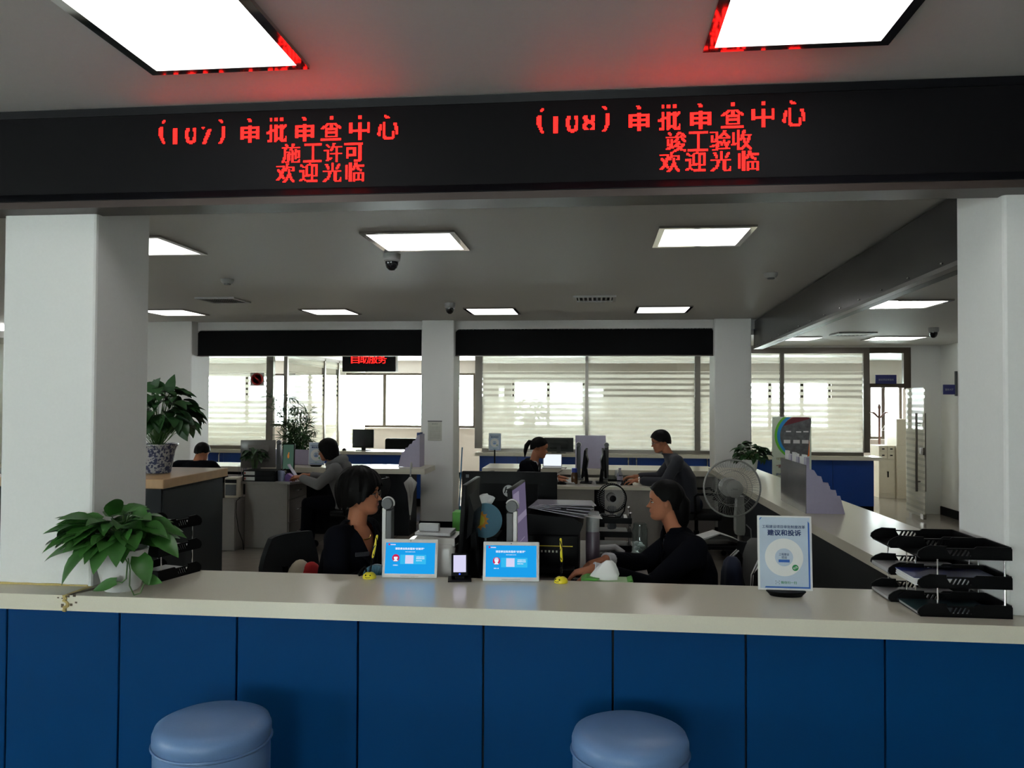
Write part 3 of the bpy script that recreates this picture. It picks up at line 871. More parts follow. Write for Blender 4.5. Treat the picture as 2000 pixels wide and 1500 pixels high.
# ---- lettered A4 stand
navyink = mat('navy_ink', (0.012, 0.035, 0.16), 0.5)
blueink = mat('blue_ink', (0.015, 0.10, 0.42), 0.5)
greenink = mat('green_ink', (0.01, 0.22, 0.06), 0.5)
paleblue = mat('pale_blue_print', (0.46, 0.55, 0.66), 0.4, var=0.12, scale=12)
acryl = glass_mat('acrylic_sheet', (0.97, 0.97, 0.97))
def a4_stand(x, y, z, lab, full=True, pole=0.0, s=1.0):
    t = thing('sign_stand', lab, 'sign', (x, y, z))
    Q = Matrix.Translation((0, 0, .018 + pole)) @ Matrix.Rotation(math.radians(-4), 4, 'X') @ Matrix.Diagonal((s, s, s, 1))
    b = MB(); b.T = Q; b.box(-.108, .108, -.003, .003, 0, .300, .002, 1); b.build('holder', MT['white'], t)
    b = MB(); b.T = Q; b.box(-.100, .100, -.0042, -.0032, .008, .294); po = b.build('poster', paleblue, t)
    fr = Q @ Matrix.Translation((0, -.0046, 0)) @ FRONT
    b = MB()
    b.T = Q; b.prism([(.0, 0), (.0, .0)][:0] + [(.098, .010), (.098, .272), (.092, .280), (.092, .016), (-.078, .016), (-.082, .010)], (-.0048, -.0043), 'y')
    b.prism([(-.100, .286), (-.094, .293), (-.090, .293), (-.100, .281)], (-.0048, -.0043), 'y')
    b.build('blue_border', blueink, po)
    b = MB(); put_text(b, '工程建设项目审批制度改革', -.004, .256, .170, .0125, fr, .012); b.build('lettering', navyink, po)
    b = MB(); put_text(b, '建议和投诉', -.002, .232, .132, .023, fr, .03); b.build('heading', navyink, po)
    b = MB(); b.T = Q; b.lathe([(.0, -.0044), (.076, -.0044), (.076, -.0050), (.0, -.0050)], (-.004, 0, .133), 48, axis='y'); b.build('white_disc', MT['paper'], po)
    b = MB(); b.T = Q; b.lathe([(.0, -.0051), (.036, -.0051), (.036, -.0053), (.0, -.0053)], (-.004, 0, .133), 32, axis='y'); b.build('inner_disc', paleblue, po)
    fr2 = Q @ Matrix.Translation((0, -.0055, 0)) @ FRONT
    b = MB(); put_text(b, '工程建设', -.004, .145, .040, .010, fr2, .01); put_text(b, '项目', -.004, .132, .020, .010, fr2, .01); b.build('disc_text', navyink, po)
    b = MB(); b.T = Q; b.box(-.026, .018, -.0056, -.0053, .113, .124, .0001); b.build('pill', blueink, po)
    b = MB(); b.T = Q; b.lathe([(.0, -.0051), (.0125, -.0051), (.0125, -.0056), (.0, -.0056)], (.040, 0, .092), 24, axis='y'); g = b.build('green_badge', greenink, po)
    b = MB(); b.T = Q @ Matrix.Translation((.040, -.0058, .092)) @ FRONT
    cv = [(.0035 + .0035 * math.cos(a), .0018 + .0028 * math.sin(a), 0) for a in [k * PI / 8 for k in range(-4, 9)]]
    cv2 = [(-x, -y, 0) for x, y, _ in cv]
    b.tube(cv, .0011, 5); b.tube(cv2, .0011, 5); b.tube([(.0, .002, 0), (.0, -.002, 0)], .0011, 5)
    b.build('badge_mark', MT['paper'], po)
    b = MB(); put_text(b, '微信扫一扫', .013, .032, .062, .011, fr, .012); b.build('green_text', greenink, po)
    b = MB(); b.T = Q
    for sx in (-1, 1):
        for sz in (-1, 1):
            b.box(-.031 + sx * .0065 - .002, -.031 + sx * .0065 + .002, -.0048, -.0043, .032 + sz * .006 - .0006, .032 + sz * .006 + .0006)
            b.box(-.031 + sx * .0078 - .0006, -.031 + sx * .0078 + .0006, -.0048, -.0043, .032 + sz * .0045 - .0015, .032 + sz * .0045 + .0015)
    b.box(-.0375, -.0245, -.0048, -.0043, .0315, .0325)
    b.build('scan_mark', MT['grey'], po)
    if pole:
        b = MB(); b.tube([(0, 0, .02), (0, 0, pole + .03)], .011, 10); b.build('pole', MT['black'], t)
        MB().lathe([(.14, 0), (.14, .015), (.02, .03), (.0, .03)], seg=28).build('base', MT['black'], t, 40)
    else:
        b = MB()
        b.loft([[(.078 * c * k, -.01 + .045 * s_ * k, z_) for c, s_ in [(math.cos(a * PI / 12), math.sin(a * PI / 12)) for a in range(24)]] for k, z_ in ((.80, 0), (.86, .006), (1.0, .017), (.98, .020))])
        b.build('base', MT['black'], t, 40)
    return t
a4_stand(.755, 3.315, HC, 'lettered A4 sign stand with a blue border on the front counter', s=.985)

# ---- tablets and terminal
scr = emit_mat('blue_screen', (0.012, 0.36, 0.86), 0.95)
scrl = emit_mat('light_blue_screen', (0.04, 0.52, 0.92), 0.95)
scrw = emit_mat('white_screen_print', (0.85, 0.9, 1.0), 1.0)
scrr = emit_mat('red_screen_print', (0.62, 0.02, 0.10), 0.9)
scrp = emit_mat('lilac_white_screen', (0.72, 0.70, 0.95), 0.95)
def tablet(x, y, rz, lab, hairm, name_):
    t = thing('tablet', lab, 'tablet', (x, y, HC), rz, 'white tablets facing visitors')
    Q = Matrix.Rotation(math.radians(-14), 4, 'X')
    b = MB(); b.T = Q; b.box(-.121, .121, -.005, .005, .0, .166, .004); b.build('casing', MT['white'], t, 40)
    b = MB(); b.T = Q; b.box(-.109, .109, -.0058, -.0052, .017, .150); s0 = b.build('screen', scr, t)
    fr = Q @ Matrix.Translation((0, -.0066, 0)) @ FRONT
    b = MB(); put_text(b, '请您参加政务服务“好差评”', -.003, .124, .128, .0095, fr, .02); put_text(b, '请对本次服务作出评价', .0, .1105, .044, .003, fr, .02); b.build('heading', scrw, s0)
    b = MB(); b.T = Q; b.box(-.043, .070, -.0063, -.0058, .058, .098); b.build('light_panel', scrl, s0)
    b = MB(); b.T = Q; b.box(-.021, .015, -.0066, -.0063, .060, .096); b.build('pale_square', scrp, s0)
    b = MB(); put_text(b, '扫码进行评价', .045, .089, .036, .005, fr, .02); put_text(b, '感谢您的支持', .045, .082, .036, .005, fr, .02); put_text(b, '服务评价', .040, .073, .026, .004, fr, .02); b.build('small_text', scrw, s0)
    b = MB(); b.T = Q; b.lathe([(0, -.0058), (.016, -.0058), (.016, -.0063), (0, -.0063)], (-.063, 0, .084), 24, axis='y'); a = b.build('avatar', scrr, s0)
    b = MB(); b.T = Q; b.lathe([(0, -.0063), (.0085, -.0063), (.0085, -.0067), (0, -.0067)], (-.063, 0, .085), 20, axis='y'); b.prism([(-.073, .070), (-.069, .077), (-.057, .077), (-.053, .070)], (-.0067, -.0063), 'y'); b.build('avatar_face', scrw, s0)
    b = MB(); b.T = Q; b.prism([(-.073, .084), (-.072, .093), (-.067, .098), (-.059, .098), (-.054, .093), (-.053, .084), (-.056, .089), (-.070, .089)], (-.0071, -.0067), 'y'); b.build('avatar_hair', hairm, s0)
    b = MB(); put_text(b, name_, -.063, .053, .021, .0045, fr, .02); b.build('caption', scrw, s0)
    b = MB(); b.T = Q; b.box(-.098, -.091, -.0063, -.0058, .138, .146); b.build('red_mark', scrr, s0)
    b = MB(); b.T = Q; b.box(-.088, -.066, -.0063, -.0058, .139, .143); b.build('pink_mark', scrp, s0)
    b = MB(); b.T = Q; b.ball((0, -.005, .158), .002); b.build('camera_lens', MT['black'], t)
    b = MB(); b.T = Q; b.box(-.04, .04, -.0058, -.005, .006, .008); b.build('speaker_slot', MT['lgrey'], t)
    b = MB(); b.prism([(.004, .0), (.09, .0), (.09, .004), (.034, .115), (.026, .113)], (-.05, .05), 'x'); b.build('stand', MT['white'], t)
    return t
tablet(-.807, 3.425, math.radians(4), 'white tablet with blue screen left of the small black terminal', scrr, '办事窗口')
tablet(-.362, 3.415, math.radians(4), 'white tablet with blue screen right of the small black terminal', scrp, '服务人员')

t = thing('verification_terminal', 'small black terminal with a white screen between the two tablets', 'terminal', (-.585, 3.42, HC), math.radians(10))
MB().prism([(-.05, 0), (.05, 0), (.05, .006), (-.05, .006)], (-.05, .05), 'x').build('base', MT['black'], t)
b = MB(); b.T = Matrix.Translation((0, -.012, .018)) @ Matrix.Rotation(math.radians(-18), 4, 'X')
b.box(-.036, .036, 0, .05, 0, .096, .003); bd = b.build('body', MT['black'], t)
b = MB(); b.T = Matrix.Translation((0, -.012, .018)) @ Matrix.Rotation(math.radians(-18), 4, 'X'); b.box(-.027, .027, -.002, -.0005, .016, .088); b.build('screen', scrp, t)
b = MB(); b.T = Matrix.Translation((0, -.012, .018)) @ Matrix.Rotation(math.radians(-18), 4, 'X'); b.box(-.003, .003, -.002, -.0005, .005, .011); b.build('indicator', emit_mat('blue_indicator', (.05, .1, 1), 2.0), t)
b = MB(); b.box(-.02, .02, -.005, .03, .006, .022); b.build('neck', MT['black'], t)

yellow = mat('yellow_plastic', (0.75, 0.62, 0.02), 0.35)
def counter_pen(x, y, rz, lab, lean, loop):
    t = thing('counter_pen', lab, 'pen', (x, y, HC), rz, 'yellow pens on round smiling bases')
    MB().lathe([(.029, 0), (.030, .006), (.026, .016), (.016, .024), (0, .027)], seg=24).build('base', yellow, t, 60)
    b = MB()
    for sx in (-.010, .010): b.ball((sx, -.0245, .0165), .003)
    b.tube([(-.011, -.0295, .010), (-.004, -.0305, .0075), (.004, -.0305, .0075), (.011, -.0295, .010)], .001, 5)
    b.build('smile', MT['black'], t)
    b = MB(); n = 60; tip = Vector((lean * .35, .01, .085))
    b.tube([Vector((0, 0, .024)).lerp(tip, k / n) + Vector((math.cos(k * 1.3) * .005, math.sin(k * 1.3) * .005, 0)) for k in range(n + 1)], .0016, 5)
    if loop: b.tube([(-.02, .02, .02), (-.028, .03, .045), (-.045, .035, .03), (-.06, .03, .008), (-.05, .015, .006), (-.035, .02, .01)], .004, 6)
    b.build('cord', MT['black'], t)
    top = Vector((lean, .012, .185))
    pen = MB().tube([tip, tip.lerp(top, .08), tip.lerp(top, .95), top], [.003, .0055, .005, .003], 8).build('pen', yellow, t, 40)
    b = MB()
    b.tube([tip.lerp(top, u) + Vector((.0048 * math.cos(u * 9), -.0048 * abs(math.sin(u * 9 + .6)), 0)) for u in [k / 14 * .8 + .1 for k in range(15)]], .0022, 5)
    b.build('pen_stripe', MT['black'], pen)
counter_pen(-.978, 3.40, 0, 'yellow pen on a smiling round base left of the tablets', .030, True)
counter_pen(-.148, 3.42, math.radians(-35), 'yellow pen on a smiling round base right of the tablets', -.012, False)

# ================================================================ PEOPLE
def remeshed(mb, name, m, voxel, parent, smooth=4, fac=.5, cut=None, thick=0):
    """closed overlapping shells -> one continuous skin"""
    o = mb.build(name, m)
    md = o.modifiers.new('r', 'REMESH'); md.mode = 'VOXEL'; md.voxel_size = voxel
    sm = o.modifiers.new('s', 'SMOOTH'); sm.factor = fac; sm.iterations = smooth
    bpy.context.view_layer.update()
    dg = bpy.context.evaluated_depsgraph_get()
    me = bpy.data.meshes.new_from_object(o.evaluated_get(dg))
    old = o.data
    o.modifiers.clear()
    o.data = me
    bpy.data.meshes.remove(old)
    me.name = name
    if cut:
        bm = bmesh.new(); bm.from_mesh(me)
        bmesh.ops.delete(bm, geom=[f for f in bm.faces if cut(f.calc_center_median())], context='FACES')
        for _ in range(10):                       # even out the cut edge
            bd = [v for v in bm.verts if v.is_boundary]
            new = {}
            for v in bd:
                nb = [e.other_vert(v).co for e in v.link_edges if e.is_boundary]
                if len(nb) == 2: new[v] = (v.co * 2 + nb[0] + nb[1]) / 4
            for v, c in new.items(): v.co = c
        bm.to_mesh(me); bm.free()
    for p in me.polygons: p.use_smooth = True
    if thick:
        sl = o.modifiers.new('t', 'SOLIDIFY'); sl.thickness = thick; sl.offset = 1
    o.parent = parent
    return o

HEAD = [  # t, front x, back x, half width (head heights)
 (.00, .27, .06, .07), (.03, .335, .0, .14), (.07, .37, -.06, .19), (.12, .383, -.12, .225), (.17, .366, -.17, .25), (.205, .383, -.20, .262),
 (.225, .396, -.22, .268), (.25, .376, -.24, .275), (.275, .398, -.26, .28), (.305, .378, -.28, .288), (.34, .372, -.31, .295), (.40, .362, -.36, .305),
 (.46, .348, -.40, .312), (.51, .343, -.43, .318), (.55, .362, -.45, .325), (.60, .386, -.465, .332), (.68, .388, -.475, .340), (.76, .37, -.465, .335),
 (.84, .315, -.42, .305), (.91, .225, -.335, .245), (.96, .11, -.23, .165), (.99, .0, -.13, .085), (1.0, -.05, -.09, .02)]
def add_head(b, Mx, H):
    T0 = b.T
    b.T = Mx
    N = 28
    rings = []
    for t, xf, xb, w in HEAD:
        cx, ax = (xf + xb) / 2, (xf - xb) / 2
        ring = []
        for k in range(N):
            a = 2 * PI * k / N
            c, s_ = math.cos(a), math.sin(a)
            e = .86 if c > 0 else .95
            x = cx + ax * math.copysign(abs(c) ** e, c)
            y = w * math.copysign(abs(s_) ** .9, s_)
            if t < .5 and c > .35: y *= .92
            ring.append((x * H, y * H, t * H))
        rings.append(ring)
    b.loft(rings)
    # nose
    b.loft([[(x * H, y * H, z * H) for x, y, z in r] for r in (
        [(.30, -.03, .545), (.375, -.022, .545), (.375, .022, .545), (.30, .03, .545)],
        [(.30, -.04, .48), (.395, -.024, .48), (.395, .024, .48), (.30, .04, .48)],
        [(.30, -.06, .40), (.455, -.035, .405), (.455, .035, .405), (.30, .06, .40)],
        [(.30, -.075, .365), (.482, -.045, .372), (.482, .045, .372), (.30, .075, .365)],
        [(.30, -.07, .340), (.452, -.045, .340), (.452, .045, .340), (.30, .07, .340)])])
    b.ball((.452 * H, 0, .368 * H), .036 * H, .045 * H, .032 * H, 12, 8)
    for s_ in (-1, 1):
        b.ball((.405 * H, s_ * .062 * H, .358 * H), .035 * H, .028 * H, .025 * H, 10, 6)
        b.ball((-.02 * H, s_ * .335 * H, .46 * H), .065 * H, .032 * H, .125 * H, 14, 10)
        b.ball((-.035 * H, s_ * .352 * H, .51 * H), .075 * H, .028 * H, .070 * H, 12, 8)
    b.T = T0
    # lips are part of the outline; neck joins below

def add_hand(b, w, d, n, thumb, curl=.5, L=.175):
    """w wrist, d pointing direction, n back-of-hand normal, thumb=+1/-1 side"""
    w, d, n = Vector(w), Vector(d).normalized(), Vector(n)
    s_ = d.cross(n).normalized() * thumb
    n = (s_.cross(d) * thumb).normalized()
    if n.dot(Vector((0, 0, 1))) < -.2: n = -n
    k = L / .175
    rings = []
    for t, rw, rt in ((-.015, .026, .020), (.01, .029, .019), (.04, .038, .017), (.07, .042, .015), (.09, .038, .012)):
        rings.append([w + d * t * k + (s_ * math.cos(a) * rw + n * math.sin(a) * rt) * k for a in [2 * PI * q / 14 for q in range(14)]])
    b.loft(rings)
    for f, (off, ln) in enumerate(((.030, .072), (.010, .080), (-.010, .074), (-.029, .058))):
        p = w + d * .083 * k + s_ * off * k
        dd = (d + s_ * off * 2.2).normalized()
        ang = .15 + .1 * f * curl
        for j, fr in enumerate((.45, .31, .24)):
            ang += curl * (.55, .65, .5)[j]
            q = p + (dd * math.cos(ang) - n * math.sin(ang)) * ln * fr * k
            b.capsule(p, q, (.0092 - .0008 * j) * k, (.0086 - .0008 * j) * k, 8)
            p = q
    p = w + d * .025 * k + s_ * .026 * k - n * .004 * k
    for j, (ln, u) in enumerate(((.036, .75), (.030, .45), (.024, .15))):
        q = p + (d * (1 - u * .45) + s_ * u - n * (.25 + .25 * j * curl)).normalized() * ln * k
        b.capsule(p, q, (.0125 - .0015 * j) * k, (.011 - .0015 * j) * k, 8)
        p = q

def hair_cap(Mx, H, lim, r=(.475, .395, .46), c=(-.045, 0, .62), wave=.02, seed=1, drop=1.0, taper=.15, edge=3.0):
    lim0 = lim
    lim = lambda x, s_=0: lim0(x) + edge * (math.sin(math.radians(s_) * 13 + seed) * .5 + math.sin(math.radians(s_) * 29 + seed * 2) * .4 + math.sin(math.radians(s_) * 47) * .3)
    b = MB(); b.T = Mx
    rr = random.Random(seed)
    NP, NT = 64, 22
    ph = [rr.uniform(0, 6.28) for _ in range(4)]
    def pt(phi, th, k):
        f = 1 + wave * (math.sin(phi * 17 + ph[0] + th * 2) * .5 + math.sin(phi * 29 + ph[1]) * .35 + math.sin(phi * 7 + th * 3 + ph[2]) * .5) * min(1, th)
        f *= k
        if th <= PI / 2:
            rad, z = math.sin(th), math.cos(th)
        else:
            u = (th - PI / 2)
            rad, z = 1 - taper * u * u, -u * drop
        return ((c[0] + r[0] * f * math.cos(phi) * rad) * H, (c[1] + r[1] * f * math.sin(phi) * rad) * H, (c[2] + r[2] * f * z) * H)
    rings = []
    for j in range(NT + 1):
        rings.append([pt(2 * PI * i / NP, max(.02, math.radians(lim(abs((math.degrees(2 * PI * i / NP) + 180) % 360 - 180), (math.degrees(2 * PI * i / NP) + 180) % 360 - 180)) * j / NT), 1) for i in range(NP)])
    inner = []
    for j in range(NT, -1, -1):
        inner.append([pt(2 * PI * i / NP, max(.02, math.radians(lim(abs((math.degrees(2 * PI * i / NP) + 180) % 360 - 180), (math.degrees(2 * PI * i / NP) + 180) % 360 - 180)) * j / NT), .86 if j < NT else .93) for i in range(NP)])
    b.loft(rings + inner)
    return b
def ramp(pts):
    def f(x, _s=0):
        for (x0, y0), (x1, y1) in zip(pts, pts[1:]):
            if x <= x1:
                u = (x - x0) / (x1 - x0)
                u = u * u * (3 - 2 * u)
                return y0 + (y1 - y0) * u
        return pts[-1][1]
    return f

def person(label, pelvis, chest, neck, head, body_yaw, head_yaw, head_pitch, arms, hair, top_mat, vneck=None, shirt=None, H=.222, voxel=.006, legs=True, glasses=False, group=None, lapel=False, width=1.0, trouser=None, seat_z=.46, extra_hair=None, sleeve_to=.92, hood=False):
    """pelvis/chest/neck/head: spine points (head = chin-level point on the neck axis); arms: list of (shoulder, elbow, wrist, hand dir, thumb side, curl)"""
    t = thing('person', label, 'person', (pelvis[0], pelvis[1], 0))
    base = Matrix.Translation((-pelvis[0], -pelvis[1], 0))
    V = Vector
    by, hy = math.radians(body_yaw), math.radians(head_yaw)
    fw = V((math.cos(by), math.sin(by), 0)); lat = V((-fw.y, fw.x, 0))
    hM = base @ Matrix.Translation(head) @ Matrix.Rotation(hy, 4, 'Z') @ Matrix.Rotation(-math.radians(head_pitch), 4, 'Y')
    pelvis, chest, neck, head = V(pelvis), V(chest), V(neck), V(head)
    def torso(b, g, wd):
        pts = [(pelvis - V((0, 0, .06)), .165, .115), (pelvis + V((0, 0, .06)), .165, .115), (pelvis.lerp(chest, .45), .150, .108), (chest.lerp(pelvis, .12), .172, .118), (chest + (neck - chest) * .30, .176, .108), (chest + (neck - chest) * .62, .155, .088), (chest + (neck - chest) * .86, .10, .07), (neck, .062, .060), (neck + (head - neck) * .35, .054, .054)]
        if g < .004: pts.append((head + V((0, 0, .03)), .052, .052))
        b.loft([[p + lat * math.cos(a) * (rw * wd + g) + fw * math.sin(a) * (rd + g) for a in [2 * PI * k / 24 for k in range(24)]] for p, rw, rd in pts])
    # ---- body: one continuous skin
    b = MB(); b.T = base
    torso(b, -.012, width * .96)
    b.capsule(neck - V((0, 0, .02)), head + V((0, 0, .06)) - V((math.cos(hy), math.sin(hy), 0)) * .012, .050, .048, 16)
    add_head(b, hM, H)
    for sh, el, wr, hd, th, curl in arms:
        sh, el, wr = V(sh), V(el), V(wr)
        b.capsule(sh, el, .045, .038); b.capsule(el, wr, .040, .026)
        n = V((0, 0, 1)) if abs(V(hd).normalized().z) < .8 else fw
        add_hand(b, wr, hd, n, th, curl)
    remeshed(b, 'body', MT['skin'], voxel * .8, t, 3)
    # ---- eyes, brows, mouth
    for s_ in (-1, 1):
        e = MB(); e.T = hM; e.ball((.318 * H, s_ * .125 * H, .495 * H), .044 * H, .055 * H, .021 * H, 12, 8); eo = e.build('eye', MT['paper'], t, 60)
        e = MB(); e.T = hM; e.ball((.338 * H, s_ * .125 * H, .496 * H), .029 * H, .034 * H, .024 * H, 10, 6); e.build('iris', MT['hair'], eo, 60)
        e = MB(); e.T = hM; e.tube([(.372 * H, s_ * .06 * H, .585 * H), (.372 * H, s_ * .13 * H, .60 * H), (.33 * H, s_ * .215 * H, .578 * H)], .010 * H, 6); e.build('eyebrow', MT['hair'], t, 60)
        e = MB(); e.T = hM; e.tube([(.352 * H, s_ * .065 * H, .505 * H), (.366 * H, s_ * .12 * H, .523 * H), (.318 * H, s_ * .20 * H, .503 * H)], .007 * H, 6); e.build('eyelid', MT['hair'], t, 60)
    e = MB(); e.T = hM
    for z, x, r in ((.231, .386, .019), (.272, .388, .017)):
        e.tube([((x - .055) * H, -.105 * H, .252 * H), ((x - .008) * H, -.055 * H, (z * .8 + .05) * H), (x * H, 0, z * H), ((x - .008) * H, .055 * H, (z * .8 + .05) * H), ((x - .055) * H, .105 * H, .252 * H)], [.004 * H, r * .9 * H, r * H, r * .9 * H, .004 * H], 8)
    e.build('lips', LIPS, t, 60)
    # ---- hair
    hb = hair_cap(hM, H, **hair)
    hb.build('hair', MT['hair'], t, 60)
    if extra_hair:
        for nm, fn in extra_hair:
            e = MB(); e.T = hM; fn(e, H); e.build(nm, MT['hair'], t, 60)
    if glasses:
        e = MB(); e.T = hM
        for s_ in (-1, 1):
            e.tube([((.405 - .02 * abs(math.cos(a) if math.cos(a) > 0 else 0)) * H, s_ * (.135 + .098 * math.cos(a)) * H, (.487 + .075 * math.sin(a)) * H) for a in [2 * PI * k / 20 for k in range(21)]], .0016, 5)
            e.tube([(.39 * H, s_ * .235 * H, .50 * H), (.2 * H, s_ * .325 * H, .515 * H), (-.02 * H, s_ * .345 * H, .52 * H)], .0016, 5)
        e.tube([(.41 * H, -.04 * H, .50 * H), (.425 * H, 0, .507 * H), (.41 * H, .04 * H, .50 * H)], .0014, 5)
        e.build('spectacles', MT['steel'], t, 60)
    # ---- top
    b = MB(); b.T = base
    torso(b, .012, width * 1.04)
    for sh, el, wr, hd, th, curl in arms:
        sh, el, wr = V(sh), V(el), V(wr)
        b.ball(sh, .062, .062, .062)
        b.capsule(neck - V((0, 0, .045)), sh + V((0, 0, .004)), .050, .060, 16)
        b.capsule(chest + (sh - chest) * .35, sh - V((0, 0, .05)), .085, .060, 16)
        b.capsule(sh, el, .060, .052, 16); b.capsule(el, el.lerp(wr, sleeve_to - .06), .052, .041, 16)
    cut = None
    npos = base @ neck; cpos = base @ chest
    if vneck:
        depth, half, rim = vneck
        zt = neck.z + .005
        def cut(p):
            q = p - npos
            f_, l_ = q.dot(fw), abs(q.dot(lat))
            if p.z > zt + rim: return True
            zz = p.z - (zt - depth)
            return f_ > -.005 and zz > 0 and l_ < half * zz / depth
    else:
        zt = neck.z + .02
        def cut(p): return p.z > zt and (p - npos).length < .13
    tp = remeshed(b, 'jacket' if vneck else 'top', top_mat, voxel, t, 14, .5, cut, .006)
    if vneck and lapel:
        depth, half, rim = vneck
        e = MB()
        for s_ in (-1, 1):
            pts = []
            for k in range(9):
                u = k / 8
                z = zt - depth * u
                l_ = half * (1 - u)
                # follow the chest surface forwards
                cen = cpos.lerp(npos, min(1, max(0, (z - cpos.z) / max(npos.z - cpos.z, .01))))
                wdt = .17 + (.07 - .17) * min(1, max(0, (z - cpos.z) / max(npos.z - cpos.z, .01)))
                dep = .135 + (.075 - .135) * min(1, max(0, (z - cpos.z) / max(npos.z - cpos.z, .01)))
                ww = (.010 + .045 * math.sin(PI * min(1, u * 1.15)))
                row = []
                for q in (0, 1):
                    ll = l_ + ww * q
                    fy = dep * math.sqrt(max(.05, 1 - (ll / max(wdt, ll + .01)) ** 2)) + .012
                    row.append(V((cen.x, cen.y, z)) + fw * fy + lat * s_ * ll)
                pts.append(row)
            R = [[e.bm.verts.new(v) for v in r] for r in pts]
            for a, c in zip(R, R[1:]): e.bm.faces.new((a[0], a[1], c[1], c[0]))
        lo = e.build('lapel', top_mat, tp, 60); md = lo.modifiers.new('t', 'SOLIDIFY'); md.thickness = .004; md.offset = 0
    if shirt:
        b = MB(); b.T = base
        torso(b, .002, width)
        def cut2(p): 
            q = p - npos
            return p.z > neck.z + shirt[1] or (shirt[2] and q.dot(fw) > 0 and (p.z - (neck.z - shirt[2])) > 0 and abs(q.dot(lat)) < shirt[3] * (p.z - (neck.z - shirt[2])) / shirt[2])
        remeshed(b, 'shirt', shirt[0], voxel * 1.3, t, 3, .5, cut2)
        if shirt[4]:
            for sh, el, wr, hd, th, curl in arms:
                el, wr = V(el), V(wr)
                e = MB(); e.T = base
                p0 = el.lerp(wr, sleeve_to - .06); p1 = el.lerp(wr, 1.0)
                e.tube([p0, p1, p1.lerp(p0, .02), p0], [.040, .036, .031, .031], 16, cap=False)
                e.build('cuff', shirt[0], t, 60)
    if hood:
        b = MB(); b.T = base
        ring = [neck + lat * math.cos(a) * .095 + fw * (math.sin(a) * .085 - .02) + V((0, 0, .03 * -math.sin(a) - .0)) for a in [2 * PI * k / 24 for k in range(25)]]
        b.tube(ring, [.030 + .028 * max(0, -math.sin(2 * PI * k / 24)) for k in range(25)], 10)
        b.ball(neck - fw * .10 - V((0, 0, .07)), .09, .10, .10)
        remeshed(b, 'hood', top_mat, voxel * 1.3, t, 6)
    if legs:
        b = MB(); b.T = base
        b.ball(pelvis, .165, .165, .12)
        for s_ in (-1, 1):
            hip = pelvis + lat * .09 * s_ + V((0, 0, -.01))
            kn = hip + fw * .42 + V((0, 0, .0)); an = kn + fw * .03 + V((0, 0, -(kn.z - .09)))
            b.capsule(hip, kn, .085, .062, 14); b.capsule(kn, an, .062, .045, 14)
        remeshed(b, 'trousers', trouser or MT['navy'], voxel * 2, t, 4)
        for s_ in (-1, 1):
            an = pelvis + lat * .09 * s_ + fw * .45
            b = MB(); b.T = base
            b.capsule((an.x - fw.x * .05, an.y - fw.y * .05, .045), (an.x + fw.x * .14, an.y + fw.y * .14, .036), .044, .036, 12)
            b.build('shoe', MT['black'], t, 60)
    return t
LIPS = mat('lips', (0.36, 0.09, 0.075), 0.45)
whiteshirt = mat('white_shirt', (.66, .67, .70), .7)
royal = mat('royal_blue_blouse', (.012, .02, .20), .6)
hoodie = mat('grey_hoodie', (.17, .17, .17), .9, bump=.2, var=.1, scale=200)
darkjkt = mat('charcoal_navy_jacket', (.022, .024, .034), .85, sheen=.1)

# P1: short-haired woman with spectacles, seated left of the middle desk, looking right
p1 = person('woman with short black hair and spectacles in a dark blazer, facing right', (-1.30, 3.98, .53), (-1.235, 3.96, .83), (-1.208, 3.955, 1.025), (-1.180, 3.955, 1.070), -20, 0, 0,
    [((-1.195, 4.115, .965), (-1.13, 4.20, .74), (-1.00, 4.02, .785), (.9, -.4, -.05), -1, .5),
     ((-1.262, 3.820, .965), (-1.23, 3.70, .73), (-1.12, 3.81, .785), (1, .3, -.05), 1, .5)],
    dict(lim=ramp([(0, 80), (22, 86), (45, 104), (60, 116), (80, 128), (110, 138), (180, 142)]), r=(.545, .51, .53), c=(-.08, 0, .63), wave=.05, seed=4, taper=.20, edge=5), MT['navy'],
    vneck=(.24, .085, .02), shirt=(royal, -.11, .18, .06, False), H=.214, voxel=.0055, glasses=True, lapel=True, width=.95)
b = MB(); b.T = Matrix.Translation((1.30, -3.98, 0))
b.tube([(-1.215 + .078 * math.cos(a), 3.955 + .066 * math.sin(a), .985 - .035 * math.cos(a + .55)) for a in [-1.75 + 2.6 * k / 20 for k in range(21)]], .003, 6)
b.ball((-1.165, 3.905, .945), .006, .006, .016)
gold = mat('gold', (.65, .42, .10), .25, metal=1)
b.build('necklace', gold, p1, 60)
b = MB(); b.T = Matrix.Translation((1.30, -3.98, 0)) @ Matrix.Translation((-1.130, 3.80, .90)) @ Matrix.Rotation(math.radians(-58 + 90), 4, 'Z')
b.box(-.035, .035, -.006, .0, -.010, .010, .002); b.build('name_badge', mat('dark_badge', (.03, .03, .035), .3), p1)

